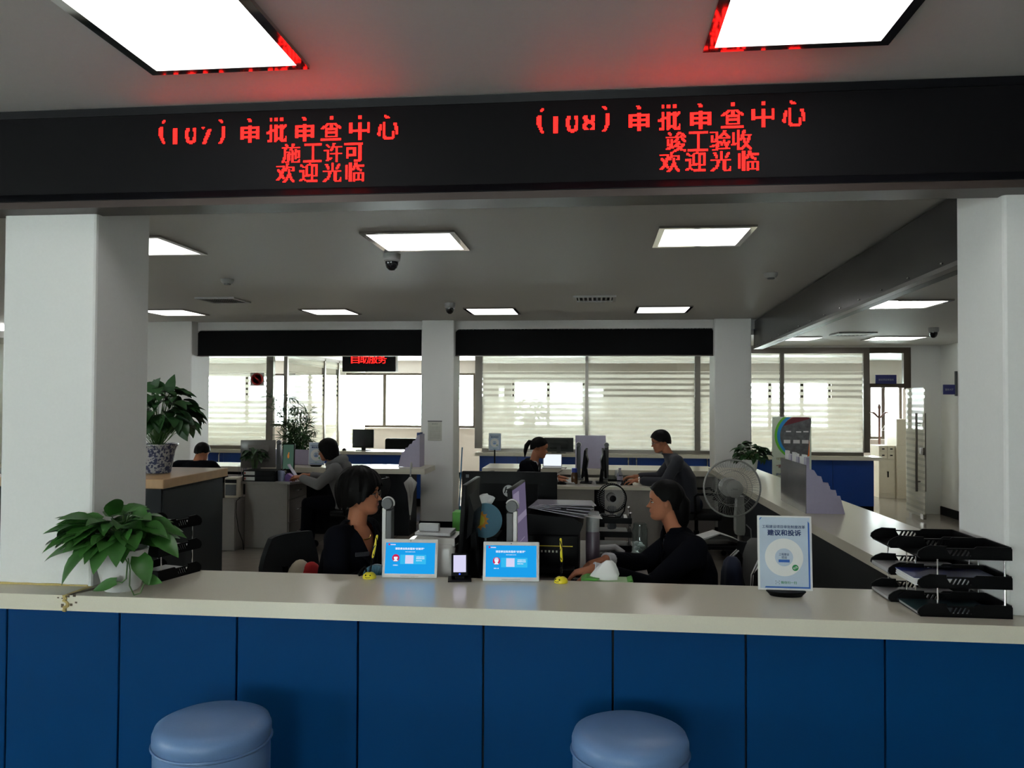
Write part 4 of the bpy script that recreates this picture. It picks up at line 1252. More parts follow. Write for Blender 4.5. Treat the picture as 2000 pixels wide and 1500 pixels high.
# P2: woman with tied-back hair, seated right of the middle desk, typing
def bun(e, H): e.tube([(-.30 * H, 0, .62 * H), (-.40 * H, 0, .42 * H), (-.42 * H, 0, .18 * H), (-.44 * H, 0, -.06 * H), (-.47 * H, 0, -.30 * H)], [.24 * H, .29 * H, .25 * H, .20 * H, .05 * H], 16)
p2 = person('woman with tied-back black hair in a navy suit, one hand on a mouse', (.52, 4.33, .53), (.49, 4.32, .79), (.425, 4.31, .965), (.362, 4.30, 1.022), 192, 180, -2,
    [((.495, 4.12, .905), (.27, 3.93, .745), (-.015, 3.86, .845), (-1, -.06, -.22), -1, .5),
     ((.455, 4.46, .905), (.26, 4.41, .765), (.05, 4.15, .835), (-1, -.2, -.25), 1, .6)],
    dict(lim=ramp([(0, 58), (28, 62), (55, 80), (74, 100), (92, 97), (110, 130), (180, 138)]), r=(.495, .405, .465), c=(-.06, 0, .62), wave=.015, seed=8, taper=.25), MT['navy'],
    vneck=(.15, .05, .03), shirt=(whiteshirt, -.03, .12, .05, True), H=.198, voxel=.0055, lapel=True, extra_hair=[('tied_hair', bun)], sleeve_to=.86)
# P3: hooded woman with long hair at the left desk, looking at a phone
p3 = person('person with long dark hair in a grey hoodie holding a phone at the left desk', (-2.72, 8.55, .53), (-2.79, 8.55, .80), (-2.87, 8.55, .965), (-2.925, 8.55, .985), 178, 182, -12,
    [((-2.79, 8.37, .90), (-2.95, 8.28, .74), (-3.19, 8.40, .80), (-.8, .45, .15), -1, .9),
     ((-2.79, 8.73, .90), (-2.97, 8.78, .75), (-3.19, 8.68, .80), (-.8, -.45, .15), 1, .9)],
    dict(lim=ramp([(0, 60), (30, 70), (55, 115), (80, 165), (130, 178), (180, 182)]), r=(.50, .43, .47), c=(-.07, 0, .62), wave=.02, seed=5, taper=.03, drop=.95), hoodie, voxel=.0075, glasses=True, hood=True, width=1.03, H=.225)
# P4: ponytail woman, far middle desk
def pony(e, H): e.tube([(-.42 * H, 0, .72 * H), (-.60 * H, 0, .68 * H), (-.70 * H, 0, .45 * H), (-.70 * H, 0, .15 * H), (-.64 * H, 0, -.18 * H)], [.07 * H, .12 * H, .13 * H, .10 * H, .02 * H], 10)
p4 = person('woman with a black ponytail in a navy suit over a pale shirt, facing right', (-.81, 8.95, .53), (-.775, 8.95, .82), (-.70, 8.945, .965), (-.655, 8.945, 1.015), -12, 0, -14,
    [((-.77, 9.11, .93), (-.62, 9.15, .73), (-.42, 9.03, .79), (1, -.1, -.1), -1, .55),
     ((-.78, 8.78, .93), (-.64, 8.68, .73), (-.42, 8.74, .79), (1, .1, -.1), 1, .55)],
    dict(lim=ramp([(0, 58), (30, 62), (58, 80), (80, 94), (100, 104), (130, 126), (180, 132)]), r=(.485, .40, .455), c=(-.06, 0, .62), wave=.012, seed=9, taper=.25), MT['navy'],
    vneck=(.20, .07, .03), shirt=(whiteshirt, .015, .10, .035, True), H=.215, voxel=.007, lapel=True, extra_hair=[('ponytail', pony)])
# P5: man at the far right, typing
p5 = person('man with short black hair and spectacles in a dark jacket, typing, facing left', (.99, 8.85, .53), (.93, 8.85, .875), (.80, 8.85, 1.068), (.72, 8.85, 1.10), 182, 184, -14,
    [((.86, 8.65, 1.01), (.72, 8.58, .79), (.43, 8.68, .80), (-1, .06, -.08), -1, .5),
     ((.86, 9.05, 1.01), (.70, 9.10, .80), (.42, 8.98, .81), (-1, -.06, -.08), 1, .5)],
    dict(lim=ramp([(0, 66), (30, 68), (55, 86), (75, 100), (98, 106), (130, 124), (180, 130)]), r=(.50, .42, .475), c=(-.05, 0, .61), wave=.03, seed=12, taper=.3), darkjkt, voxel=.007, glasses=True, width=1.12, H=.225, sleeve_to=.80, trouser=mat('blue_jeans', (.02, .035, .08), .85))
b = MB(); b.T = Matrix.Translation((-.99, -8.85, 0)); b.tube([(.455, 8.67 + .031 * math.cos(a), .80 + .031 * math.sin(a)) for a in [2 * PI * k / 16 for k in range(17)]], .006, 6); b.box(.445, .467, 8.655, 8.69, .826, .838, .003); b.build('wristwatch', MT['chrome'], p5, 60)
# P6: seen from behind at the far left
p6 = person('person with short hair in a dark suit seen from behind at the far left counter', (-4.66, 8.86, .52), (-4.66, 8.90, .80), (-4.66, 8.95, .925), (-4.655, 9.01, .915), 90, 84, -25,
    [((-4.87, 8.91, .865), (-4.95, 9.03, .72), (-4.80, 9.22, .75), (.2, -.1, 0), -1, .5),
     ((-4.45, 8.91, .865), (-4.37, 9.03, .72), (-4.52, 9.22, .75), (-.3, .2, 0), 1, .5)],
    dict(lim=ramp([(0, 62), (35, 66), (60, 84), (85, 100), (110, 116), (180, 134)]), r=(.49, .41, .465), c=(-.05, 0, .61), wave=.02, seed=3, taper=.3), MT['navy'], voxel=.009, width=1.1, H=.215)

# ================================================================ OFFICE FURNITURE AND EQUIPMENT
def XF(x=0, y=0, z=0, rz=0, rx=0, ry=0):
    return Matrix.Translation((x, y, z)) @ Matrix.Rotation(rz, 4, 'Z') @ Matrix.Rotation(ry, 4, 'Y') @ Matrix.Rotation(rx, 4, 'X')
R_ = math.radians
mesh_cloth = mat('black_chair_fabric', (.012, .013, .014), .9, spec=.2, scale=300, bump=.2)
def office_chair(x, y, yaw, lab, back_h=.98, arms=True, seat=.46):
    """faces +x before yaw"""
    t = thing('office_chair', lab, 'chair', (x, y, 0), R_(yaw), 'black swivel office chairs')
    MB().box(-.24, .24, -.24, .24, seat - .07, seat, .03, 3).build('seat', mesh_cloth, t, 50)
    n = 9; rings = []
    for k in range(n):
        u = k / (n - 1); z = seat + .10 + (back_h - seat - .10) * u
        w = .21 * (1 - .30 * max(0, u - .55) ** 1.4 / .45 ** 1.4 * .8) * (0.93 + .07 * math.sin(u * PI)); xx = -.235 - .06 * u - .03 * math.sin(u * PI)
        rings.append([(xx + .05 * (1 - (yy / w) ** 2) * -1 + dx, yy, z) for dx, seq in ((0, 1), (.03, -1)) for yy in [w * q / 4 * seq for q in range(-4, 5)]])
    MB().loft(rings).build('backrest', mesh_cloth, t, 60)
    b = MB(); b.tube([(-.10, 0, seat - .06), (-.24, 0, seat - .05), (-.30, 0, seat + .1), (-.315, 0, seat + .3)], .02, 8); b.build('back_bracket', MT['black'], t, 60)
    MB().lathe([(.03, .09), (.03, .25), (.02, .25), (.02, seat - .07)], seg=16).build('gas_lift', MT['black'], t, 40)
    for k in range(5):
        a = 2 * PI * k / 5 + .3
        b = MB(); b.tube([(.03 * math.cos(a), .03 * math.sin(a), .11), (.29 * math.cos(a), .29 * math.sin(a), .075)], [.024, .015], 8)
        lg = b.build('base_leg', MT['black'], t, 50)
        b = MB(); b.lathe([(.028, -.02), (.03, 0), (.028, .02)], (.29 * math.cos(a), .29 * math.sin(a), .032), 14, axis='y'); b.build('caster', MT['black'], lg, 50)
    if arms:
        for s_ in (-1, 1):
            b = MB(); b.tube([(.06, s_ * .25, seat - .04), (.05, s_ * .285, seat + .0), (.06, s_ * .285, seat + .19), (.03, s_ * .285, seat + .215), (-.20, s_ * .285, seat + .215), (-.24, s_ * .27, seat + .18)], .014, 8); b.build('armrest', MT['black'], t, 60)
    return t
office_chair(-1.36, 4.02, -22, 'black office chair under the woman in spectacles at the left', .93, False)
office_chair(.56, 4.40, 192, 'black office chair draped with a grey jacket behind the suited woman', .87, False)
office_chair(-2.60, 8.56, 178, 'black office chair under the person in the grey hoodie', .80)
office_chair(-.93, 8.95, -10, 'black office chair under the woman with the ponytail', .84)
office_chair(1.08, 8.85, 182, 'black office chair under the man typing', .85)
office_chair(-4.66, 8.78, 90, 'black office chair under the person seen from behind', .80)

def desk(name_lab, pts, z, th=.025, mtop=None):
    t = thing('desk', name_lab, 'desk', (0, 0, 0))
    MB().prism(pts, (z - th, z), 'z').build('desktop', mtop or MT['lam'], t)
    return t
t = desk('grey desk with monitors just behind the front counter', [(-1.03, 3.47), (.27, 3.47), (.27, 5.2), (-1.03, 5.2)], .75)
for y in (3.50, 5.14):
    MB().box(-.99, .23, y, y + .03, 0, .725).build('side_panel', MT['lam'], t)
MB().box(-.40, -.37, 3.53, 5.14, .25, .725).build('modesty_panel', MT['lam'], t)
DZ = .7505
# far desk
t = desk('pale desk shared by the ponytailed woman and the typing man', [(-.47, 8.44), (.66, 8.44), (.66, 9.45), (-.47, 9.45)], .75, .03, MT['quartz'])
MB().box(-.45, -.02, 8.47, 8.49, .02, .72).build('front_panel', MT['lam'], t)
MB().box(.09, .64, 8.47, 8.49, .02, .72).build('front_panel', MT['lam'], t)
MB().box(-.02, .09, 8.52, 8.535, .02, .72).build('recess_shade', MT['blackm'], t)  # black board: the shade inside the desk's opening is put into its colour
for x in (-.45, .62): MB().box(x, x + .02, 9.22, 9.43, 0, .72).build('side_panel', MT['lam'], t)
# left desk
t = desk('grey desk with three drawers at the left, where the person in the hoodie sits', [(-3.93, 8.53), (-3.36, 8.53), (-3.12, 9.0), (-3.02, 9.33), (-4.5, 9.33), (-4.5, 9.0), (-3.93, 9.0)], .735)
MB().box(-3.89, -3.40, 8.56, 9.15, .0, .708, .003).build('pedestal', MT['lam'], t)
for z0, z1 in ((.54, .70), (.29, .53), (.04, .28)):
    d = MB().box(-3.40, -3.385, 8.575, 9.10, z0, z1, .003).build('drawer', MT['lam'], t)
    b = MB(); b.tube([(-3.385, 8.77, (z0 + z1) / 2), (-3.365, 8.785, (z0 + z1) / 2), (-3.365, 8.885, (z0 + z1) / 2), (-3.385, 8.90, (z0 + z1) / 2)], .006, 6); b.build('handle', MT['chrome'], d, 60)
MB().box(-4.48, -4.46, 9.02, 9.31, 0, .71).build('side_panel', MT['lam'], t)
t = thing('low_cabinet', 'small grey cabinet between the wood-topped cabinet and the drawer desk', 'cabinet', (-3.965, 8.5, 0))
MB().box(-.125, .055, -.15, .30, 0, .56, .004).build('body', MT['lam'], t)
MB().box(.055, .065, -.14, .29, .03, .53, .002).build('door', MT['lam'], t)
t = thing('desk_heater', 'grey box-like appliance on the small grey cabinet', 'appliance', (-4.0, 8.5, .561))
MB().box(-.075, .075, -.06, .10, 0, .225, .012).build('body', MT['cream'], t, 40)
MB().box(-.062, .062, -.066, -.058, .03, .15, .003).build('front_panel', MT['grey'], t)
MB().box(-.066, .066, -.066, -.058, .165, .205, .004).build('control_strip', MT['black'], t)
b = MB(); b.tube([(.03, .02, .0), (.09, -.02, .0), (.10, -.13, -.02), (.115, -.17, -.14), (.14, -.16, -.33), (.17, -.12, -.46), (.175, -.10, -.555)], .004, 5); b.build('power_lead', MT['black'], t)

# wood-topped cabinet with a large plant
t = thing('cabinet', 'tall charcoal cabinet with an oak top at the left', 'cabinet', (-3.62, 5.65, 0))
MB().box(-.66, .66, -.45, .45, .06, 1.035, .004).build('body', MT['darkpanel'], t)
MB().box(-.64, .62, -.43, .43, 0, .06).build('plinth', MT['blackm'], t)
MB().box(-.69, .69, -.48, .48, 1.035, 1.10, .006).build('top', MT['wood'], t)
MB().box(.66, .668, -.44, .44, .08, 1.02, .002).build('side_panel', MT['darkpanel'], t)
porc = mat('blue_white_porcelain', (.20, .22, .27), .3)
nt = porc.node_tree; n_ = nt.nodes['Noise Texture']; n_.inputs['Scale'].default_value = 55; mxn = nt.nodes['Mix']
mxn.inputs[6].default_value = (.03, .04, .10, 1); mxn.inputs[7].default_value = (.38, .38, .38, 1)
rmp = nt.nodes.new('ShaderNodeValToRGB'); rmp.color_ramp.elements[0].position = .47; rmp.color_ramp.elements[1].position = .53
nt.links.new(n_.outputs['Fac'], rmp.inputs[0]); nt.links.new(rmp.outputs[0], mxn.inputs[0])
t = thing('potted_plant', 'tall dark-leaved plant in a blue and white porcelain pot on the oak top', 'plant', (-3.26, 5.66, 1.101))
MB().lathe([(.0, 0), (.095, 0), (.10, .01), (.125, .16), (.135, .19), (.150, .205), (.150, .215), (.130, .21), (.12, .18), (0, .175)], seg=36).build('pot', porc, t, 40)
MB().lathe([(.118, .178), (.0, .184)], seg=20, cap=False).build('soil', MT['soil'], t)
rnd = random.Random(21)
bushy(t, rnd, (.0, 0, .40), .235, .22, .24, 120, .11, .17, MT['leafd'], (0, 0, .17), (.4, 1.2))
b = MB(); sm = MB()
for p, d in (((.10, -.02, .60), (.2, 0, 1)), ((.0, -.02, .62), (-.9, 0, .3)), ((.05, .0, .60), (-.5, 0, .5)), ((.2, -.05, .36), (.5, -.1, -1)), ((.2, -.05, .44), (.9, -.1, -.6)), ((-.05, 0, .60), (.3, -.2, .4))):
    leaf(b, p, d, (0, -1, .3), .14, .085, .3, .1); sm.tube([(0, 0, .17), (p[0] * .6, p[1], p[2] * .7), p], .003, 5)
b.build('top_leaves', MT['leafd'], t); sm.build('stems', MT['stem'], t)

# ---------------------------------------------------------------- desk equipment
def monitor(x, y, z, w, h, yaw, lab, screen, tilt=4, stand=.11, casing=None, group=None, base=True):
    """screen faces -y before yaw; z is the table height, stand the gap under the panel"""
    t = thing('monitor', lab, 'monitor', (x, y, z), R_(yaw), group)
    Q = XF(0, 0, stand) @ Matrix.Rotation(R_(-tilt), 4, 'X')
    c = casing or MT['black']
    b = MB(); b.T = Q; b.box(-w / 2, w / 2, 0, .022, 0, h, .004); b.build('casing', c, t, 40)
    b = MB(); b.T = Q; b.prism([(.02, h * .2), (.045, h * .3), (.05, h * .6), (.02, h * .85)], (-w * .3, w * .3), 'x'); b.build('back_bulge', c, t)
    b = MB(); b.T = Q; b.box(-w / 2 + .010, w / 2 - .010, -.001, .0005, .018, h - .010); b.build('screen', screen, t)
    if base:
        b = MB(); b.prism([(.03, .005), (.075, .005), (.05, stand + h * .45), (.03, stand + h * .45)], (-.03, .03), 'x'); b.build('neck', c, t)
        b = MB(); b.box(-.11, .11, -.02, .11, 0, .010, .004); b.build('base', c, t)
    return t
offscr = mat('dark_screen', (.006, .006, .008), .12)
lilacscr = emit_mat('dim_lilac_screen', (.125, .105, .175), .85)
monitor(-.60, 3.815, DZ, .43, .33, 90 + 0, 'dark monitor back turned towards the right, left of the one with a round logo', offscr, 3, .185)
bm_ = [o for o in COL.objects if o.name == 'monitor'][0]
bm_.rotation_euler = (0, 0, R_(-90)); bm_.location = (-.625, 3.815, DZ)
mB = monitor(-.352, 3.82, DZ, .43, .33, 90 - 3, 'monitor seen edge-on with a lilac screen, facing the suited woman', lilacscr, 3, .17)
b = MB(); b.T = XF(0, 0, .17) @ Matrix.Rotation(R_(-3), 4, 'X')
b.box(-.19, -.02, -.0018, -.0012, .24, .30); b.box(-.20, .20, -.0018, -.0012, .155, .185); b.box(-.19, .10, -.0018, -.0012, .06, .064); b.build('window_rows', emit_mat('pale_lilac_rows', (.24, .21, .30), .85), [c for c in mB.children if c.name.startswith('screen')][0])
mH = monitor(-.502, 4.65, DZ, .556, .412, 180, 'large black monitor back with a round pale logo, behind the tablets', offscr, 2, .075)
Q = XF(0, 0, .075) @ Matrix.Rotation(R_(-2), 4, 'X')
b = MB(); b.T = Q; b.lathe([(0, .0505), (.034, .0505), (.034, .052), (0, .052)], (0, 0, .305), 28, axis='y'); lg = b.build('logo_disc', MT['lgrey'], mH, 40)
b = MB(); put_text(b, 'hp', 0, 0, .044, .046, Q @ XF(0, .0525, .305) @ Matrix.Rotation(PI, 4, 'Z') @ FRONT @ Matrix(((1, .28, 0, 0), (0, 1, 0, 0), (0, 0, 1, 0), (0, 0, 0, 1))), .02)
b.build('logo_letters', MT['black'], lg)
b = MB(); b.T = Q; b.box(.236, .254, .0215, .0235, .375, .393); b.build('sticker', MT['grey'], mH)

def document_camera(x, y, z, h, lab, flip=1, dark=False):
    t = thing('document_camera', lab, 'document camera', (x, y, z), 0, 'folding document cameras')
    MB().box(-.06, .06, -.05, .12, 0, .025, .006).build('base', MT['grey'], t)
    MB().box(*sorted((-.024 * flip, -.006 * flip)), -.018, .018, .02, h - .02, .003).build('white_post', MT['white'] if not dark else MT['grey'], t)
    MB().box(*sorted((-.006 * flip, .022 * flip)), -.022, .022, .02, h - .03, .004).build('grey_post', MT['grey'], t)
    b = MB(); b.lathe([(0, -.026), (.024, -.026), (.026, -.022), (.026, .022), (.024, .026), (0, .026)], (0, 0, h), 28, axis='y'); b.build('hinge_head', MT['grey'], t, 40)
    b = MB(); b.tube([(.027 * math.cos(a) * 1.0, 0, h + .027 * math.sin(a)) for a in [PI * k / 12 - .4 for k in range(13)]], .005, 6); b.build('white_rim', MT['white'], t, 60)
    b = MB(); b.box(-.018, .018, .024, .045, .06, h - .02, .005); b.build('folded_arm', MT['grey'], t)
    return t
document_camera(-.950, 3.60, DZ, .425, 'grey and white document camera post beside the woman in spectacles')
document_camera(-.372, 3.545, DZ, .43, 'grey and white document camera post in front of the lilac screen', -1)

t = thing('printer', 'white rounded printer behind the left tablet with a grey tray on top', 'printer', (-.765, 3.66, DZ))
MB().box(-.125, .125, -.08, .16, 0, .245, .022, 3).build('body', MT['whitem'], t, 50)
MB().prism([(-.12, .235), (.125, .235), (.125, .27), (-.05, .277), (-.075, .25)], (-.06, .14), 'y').build('lid', MT['whitem'], t)
MB().box(-.065, .10, -.04, .12, .276, .290, .003).build('tray', MT['lgrey'], t)
MB().box(-.055, .04, 0, .03, .290, .325, .004).build('card_feeder', MT['lgrey'], t)
tealp = mat('teal_plastic', (.01, .11, .18), .4)
t = thing('handheld_fan', 'small teal round fan partly hidden behind the left tablet', 'fan', (-.985, 3.53, DZ))
b = MB(); b.lathe([(.05, -.012), (.062, -.01), (.064, .0), (.062, .02), (.05, .022)], (0, 0, .095), 28, axis='y')
b.build('housing', tealp, t, 50)
b = MB()
for k in range(22):
    a = 2 * PI * k / 22; b.tube([(.012 * math.cos(a), -.016, .095 + .012 * math.sin(a)), (.058 * math.cos(a + .3), -.013, .095 + .058 * math.sin(a + .3))], .0016, 4)
b.lathe([(0, -.018), (.014, -.017), (.014, -.013), (0, -.013)], (0, 0, .095), 16, axis='y'); b.build('grille', tealp, t)
MB().lathe([(.04, 0), (.04, .01), (.014, .02), (.014, .035)], seg=20).build('stand', tealp, t, 40)

kraft = mat('kraft_card', (.42, .36, .26), .8)
green = mat('bright_green_card', (.08, .33, .04), .6)
pgreen = mat('pale_green_card', (.42, .60, .33), .6)
def tissue_sheet(b, seed, w, h, lean=0):
    r_ = random.Random(seed); n = 5
    rows = []
    for j in range(n + 1):
        v = j / n
        rows.append([b.bm.verts.new((w * (u - .5) * (.35 + .65 * v) + lean * v + r_.uniform(-.006, .006) * v, r_.uniform(-.02, .02) + .012 * math.sin(u * 7 + j), h * v * (1 - .35 * abs(u - .35)))) for u in [q / n for q in range(n + 1)]])
    for a, c in zip(rows, rows[1:]):
        for k in range(n): b.bm.faces.new((a[k], a[k + 1], c[k + 1], c[k])).smooth = True
    b._take([v for r in rows for v in r])
t = thing('computer_case', 'low black computer case on the desk under the green tissue box', 'computer', (-.66, 4.17, DZ))
MB().box(-.16, .16, -.09, .13, 0, .20, .004).build('case', MT['black'], t)
MB().box(-.14, .14, -.095, -.089, .02, .18, .002).build('front_panel', MT['blackm'], t)
t = thing('tissue_box', 'green and brown tissue box with a white tissue, in front of the large black monitor', 'tissues', (-.64, 4.17, DZ + .201))
MB().box(-.105, -.03, -.05, .05, 0, .115, .002).build('green_side', green, t)
MB().box(-.03, .09, -.05, .05, 0, .115, .002).build('box', kraft, t)
MB().box(.065, .0905, -.0508, .0508, .001, .114).build('label_panel', pgreen, t)
b = MB(); tissue_sheet(b, 4, .085, .10, .03); o = b.build('tissue', MT['paper'], t); o.location = (.045, 0, .112); o.modifiers.new('t', 'SOLIDIFY').thickness = .0015
lblue = mat('light_blue_print', (.10, .27, .38), .6)
sunf = mat('orange_print', (.80, .33, .02), .6)
t = thing('hand_fan', 'round pale blue hand fan with an orange sun printed on it', 'fan', (-.565, 4.065, DZ))
b = MB(); b.T = XF(0, 0, .285, 0, R_(-6)); b.lathe([(0, -.002), (.088, -.002), (.088, .002), (0, .002)], (0, 0, 0), 36, axis='y'); f_ = b.build('disc', lblue, t)
b = MB(); b.T = XF(0, 0, .285, 0, R_(-6))
pts = []
for k in range(36):
    a = 2 * PI * k / 36; r = (.038, .052, .040)[k % 3]; pts.append((-.03 + r * math.cos(a), r * math.sin(a)))
b.prism(pts, (-.0028, -.002), 'y'); b.build('sun_print', sunf, f_)
b = MB(); b.T = XF(0, 0, .285, 0, R_(-6)); b.lathe([(0, -.0034), (.028, -.0034), (.028, -.0028), (0, -.0028)], (-.03, 0, 0), 20, axis='y'); b.build('sun_face', yellow, f_)
b = MB(); b.tube([(0, .015, .21), (0, .03, .003)], .006, 8); b.build('handle', MT['lgrey'], t)

t = thing('laser_printer', 'black printer under lilac papers, right of the lilac screen', 'printer', (-.225, 4.30, DZ)); t.scale = (1.06, 1, 1.03)
MB().box(-.14, .13, -.17, .17, 0, .20, .012).build('body', MT['black'], t, 40)
MB().prism([(-.14, .20), (.13, .20), (.15, .255), (.10, .285), (-.12, .30), (-.14, .29)], (-.15, .17), 'y').build('scanner_lid', MT['black'], t)
b = MB()
for k in range(7): b.box(-.09 + .018 * k, -.082 + .018 * k, -.172, -.169, .115, .125)
b.build('indicator_lights', mat('pale_label', (.55, .55, .45), .5), t)
MB().box(-.10, .10, -.172, -.169, .145, .149).build('yellow_strip', yellow, t)
MB().box(-.11, .11, -.26, -.16, .03, .05, .004).build('output_tray', MT['blackm'], t)
lilacpaper = mat('lilac_plastic_sleeve', (.32, .30, .36), .3)
t = thing('paper_stack', 'lilac plastic sleeves and papers piled on the black printer', 'papers', (-.215, 4.30, DZ + .311))
b = MB()
for k in range(5):
    b.T = XF(.01 * k, .004 * k, .004 + .009 * k, R_(k * 3 - 5), 0, R_(9 - 2 * k)); b.box(-.135, .165, -.10, .11, -.002, .002)
b.build('sheets', lilacpaper, t)
b = MB(); b.T = XF(.10, .03, -.012, R_(6), 0, R_(8)); b.box(-.05, .14, -.10, .12, -.002, .001); b.build('white_sheet', MT['paper'], t)
b = MB(); b.T = XF(.0, 0, .022, 0, 0, R_(6)); b.box(-.05, -.03, -.09, -.07, .0, .012); b.box(.03, .06, -.095, -.08, .0, .01); b.build('clip', MT['black'], t)
pile(-.27, -.05, 3.55, 3.68, DZ, .055, 'ragged pile of papers on the desk just behind the right tablet', MT['lgrey'])
t = thing('vacuum_cup', 'tall dark mauve cup with a grey cap beside the black printer', 'cup', (-.018, 4.36, DZ))
MB().lathe([(.0, 0), (.036, 0), (.038, .01), (.038, .185), (.034, .195), (0, .195)], seg=28).build('body', mat('mauve_plastic', (.10, .075, .10), .35), t, 40)
MB().lathe([(.0, .195), (.036, .195), (.036, .285), (.033, .30), (.0, .305)], seg=28).build('cap', MT['lgrey'], t, 40)
t = thing('telephone', 'black and grey desk telephone near the fan-topped tray rack', 'telephone', (.055, 4.50, DZ))
MB().prism([(-.10, 0), (.10, 0), (.10, .05), (-.10, .025)], (-.08, .08), 'y').build('base', MT['black'], t)
b = MB(); b.tube([(-.085, -.05, .05), (-.05, -.05, .085), (.05, -.05, .095), (.09, -.05, .06)], [.022, .019, .019, .022], 10); b.build('handset', MT['lgrey'], t, 60)
b = MB()
for i in range(3):
    for j in range(4): b.box(-.02 + .025 * i, -.005 + .025 * i, .0 + .018 * j, .012 + .018 * j, .04, .05)
b.build('keypad', MT['grey'], t)
t = thing('keyboard', 'black keyboard under the suited woman\'s left hand', 'keyboard', (-.14, 3.76, DZ), R_(86))
MB().box(-.13, .22, -.065, .065, 0, .014, .004).build('case', MT['black'], t)
b = MB()
for i in range(22):
    for j in range(6): b.box(-.124 + .0155 * i, -.111 + .0155 * i, -.058 + .019 * j, -.042 + .019 * j, .014, .019)
b.build('keys', MT['blackm'], t)['kind'] = 'stuff'
def mouse(x, y, z, yaw, lab):
    t = thing('computer_mouse', lab, 'mouse', (x, y, z), R_(yaw), 'black computer mice')
    b = MB(); b.loft([[(xx + 0, w * math.cos(a), max(0, h * math.sin(a))) for a in [PI * k / 10 for k in range(11)]] + [] for xx, w, h in ((-.052, .012, .012), (-.045, .024, .026), (-.01, .031, .037), (.03, .028, .026), (.05, .016, .012))]); b.build('shell', MT['black'], t, 60)
    MB().lathe([(.0, -.003), (.007, -.003), (.007, .003), (.0, .003)], (.028, 0, .026), 12, axis='y').build('wheel', MT['grey'], t)
    return t
mouse(-.055, 4.125, DZ, 190, 'black mouse under the suited woman\'s right hand')
t = thing('tissue_box', 'green and white tissue box with a crumpled tissue at the counter\'s back edge', 'tissues', (.045, 3.545, DZ))
MB().box(-.11, .115, -.055, .055, 0, .119, .003).build('box', pgreen, t)
b = MB(); b.prism([(-.11, .1195), (-.05, .1195), (-.03, .128), (-.085, .130)], (-.05, .05), 'y'); b.prism([(.09, .1195), (.115, .1195), (.11, .127)], (-.05, .05), 'y'); b.build('opening_flaps', green, t)
b = MB(); b.loft([[(x + (.25 * (z - .115)) + .0 * y, y, z) for x, y in [(cx * sc * (1 + .12 * math.sin(5 * a + z * 40)), .030 * sc * math.sin(a)) for a, cx in [(2 * PI * k / 20, .062 * math.cos(2 * PI * k / 20)) for k in range(20)]]] for z, sc in ((.115, 1.0), (.14, .95), (.165, .72), (.185, .50), (.20, .22))]); o = b.build('tissue', MT['paper'], t, 40); o.location = (-.01, 0, 0)

def small_rack(x, y, z, lab):
    t = thing('tray_rack', lab, 'tray rack', (x, y, z))
    for k in range(3):
        zz = .005 + .082 * k
        b = MB(); b.box(-.12, .12, -.14, .14, zz, zz + .006); b.box(-.12, .12, -.146, -.14, zz, zz + .034); b.box(-.12, -.114, -.14, .14, zz, zz + .03); b.box(.114, .12, -.14, .14, zz, zz + .03)
        b.build('tray', MT['black'], t)
    for sx in (-.112, .112):
        for sy in (-.132, .132):
            b = MB(); b.tube([(sx, sy, 0), (sx, sy, .225)], .004, 6); b.ball((sx, sy, .23), .008); b.build('rod', MT['chrome'], t, 50)
    return t
small_rack(.092, 4.96, DZ, 'black three-tier tray rack with a small black fan on top')
for k, (z, lab) in enumerate(((.012, 'white papers in the bottom tray under the small black fan'), (.094, 'grey papers in the middle tray under the small black fan'), (.176, 'white papers in the top tray around the small black fan'))):
    pile(.092 - .10, .092 + .10, 4.85, 5.08, DZ + z, .012, lab, MT['paper'] if k != 1 else MT['lgrey'])
def fan_blades(b, n, r0, r1, y, wide, twist=.35):
    for k in range(n):
        a0 = 2 * PI * k / n
        rows = []
        for j in range(7):
            u = j / 6; r = r0 + (r1 - r0) * u
            w = wide * (.45 + .55 * math.sin(PI * min(1, .15 + u * .75)))
            rows.append([b.bm.verts.new((r * math.cos(a0 + q * w), y + q * w * r * twist, r * math.sin(a0 + q * w))) for q in (-.5, -.17, .17, .5)])
        for a, c in zip(rows, rows[1:]):
            for q in range(3): b.bm.faces.new((a[q], a[q + 1], c[q + 1], c[q])).smooth = True
t = thing('desk_fan', 'small black wire fan on top of the tray rack', 'fan', (.095, 4.93, DZ + .190))
Q = XF(0, 0, .118, R_(8))
b = MB(); b.T = Q
b.tube([(.083 * math.cos(a), -.03, .083 * math.sin(a)) for a in [2 * PI * k / 36 for k in range(37)]], .0045, 6)
b.tube([(.085 * math.cos(a), .02, .085 * math.sin(a)) for a in [2 * PI * k / 36 for k in range(37)]], .0045, 6)
b.build('rim', MT['black'], t)
b = MB(); b.T = Q
for k in range(44):
    a = 2 * PI * k / 44; b.tube([(.018 * math.cos(a), -.044, .018 * math.sin(a)), (.06 * math.cos(a), -.042, .06 * math.sin(a)), (.083 * math.cos(a), -.03, .083 * math.sin(a)), (.085 * math.cos(a), .02, .085 * math.sin(a))], .0010, 4)
b.build('wire_grille', MT['lgrey'], t)
b = MB(); b.T = Q; fan_blades(b, 4, .02, .072, -.01, 1.1); o = b.build('blades', MT['grey'], t); o.modifiers.new('t', 'SOLIDIFY').thickness = .0015
b = MB(); b.T = Q; b.lathe([(0, -.047), (.020, -.045), (.022, -.035), (.022, .03), (.030, .035), (.026, .075), (0, .08)], (0, 0, 0), 20, axis='y'); b.build('motor', MT['black'], t, 50)
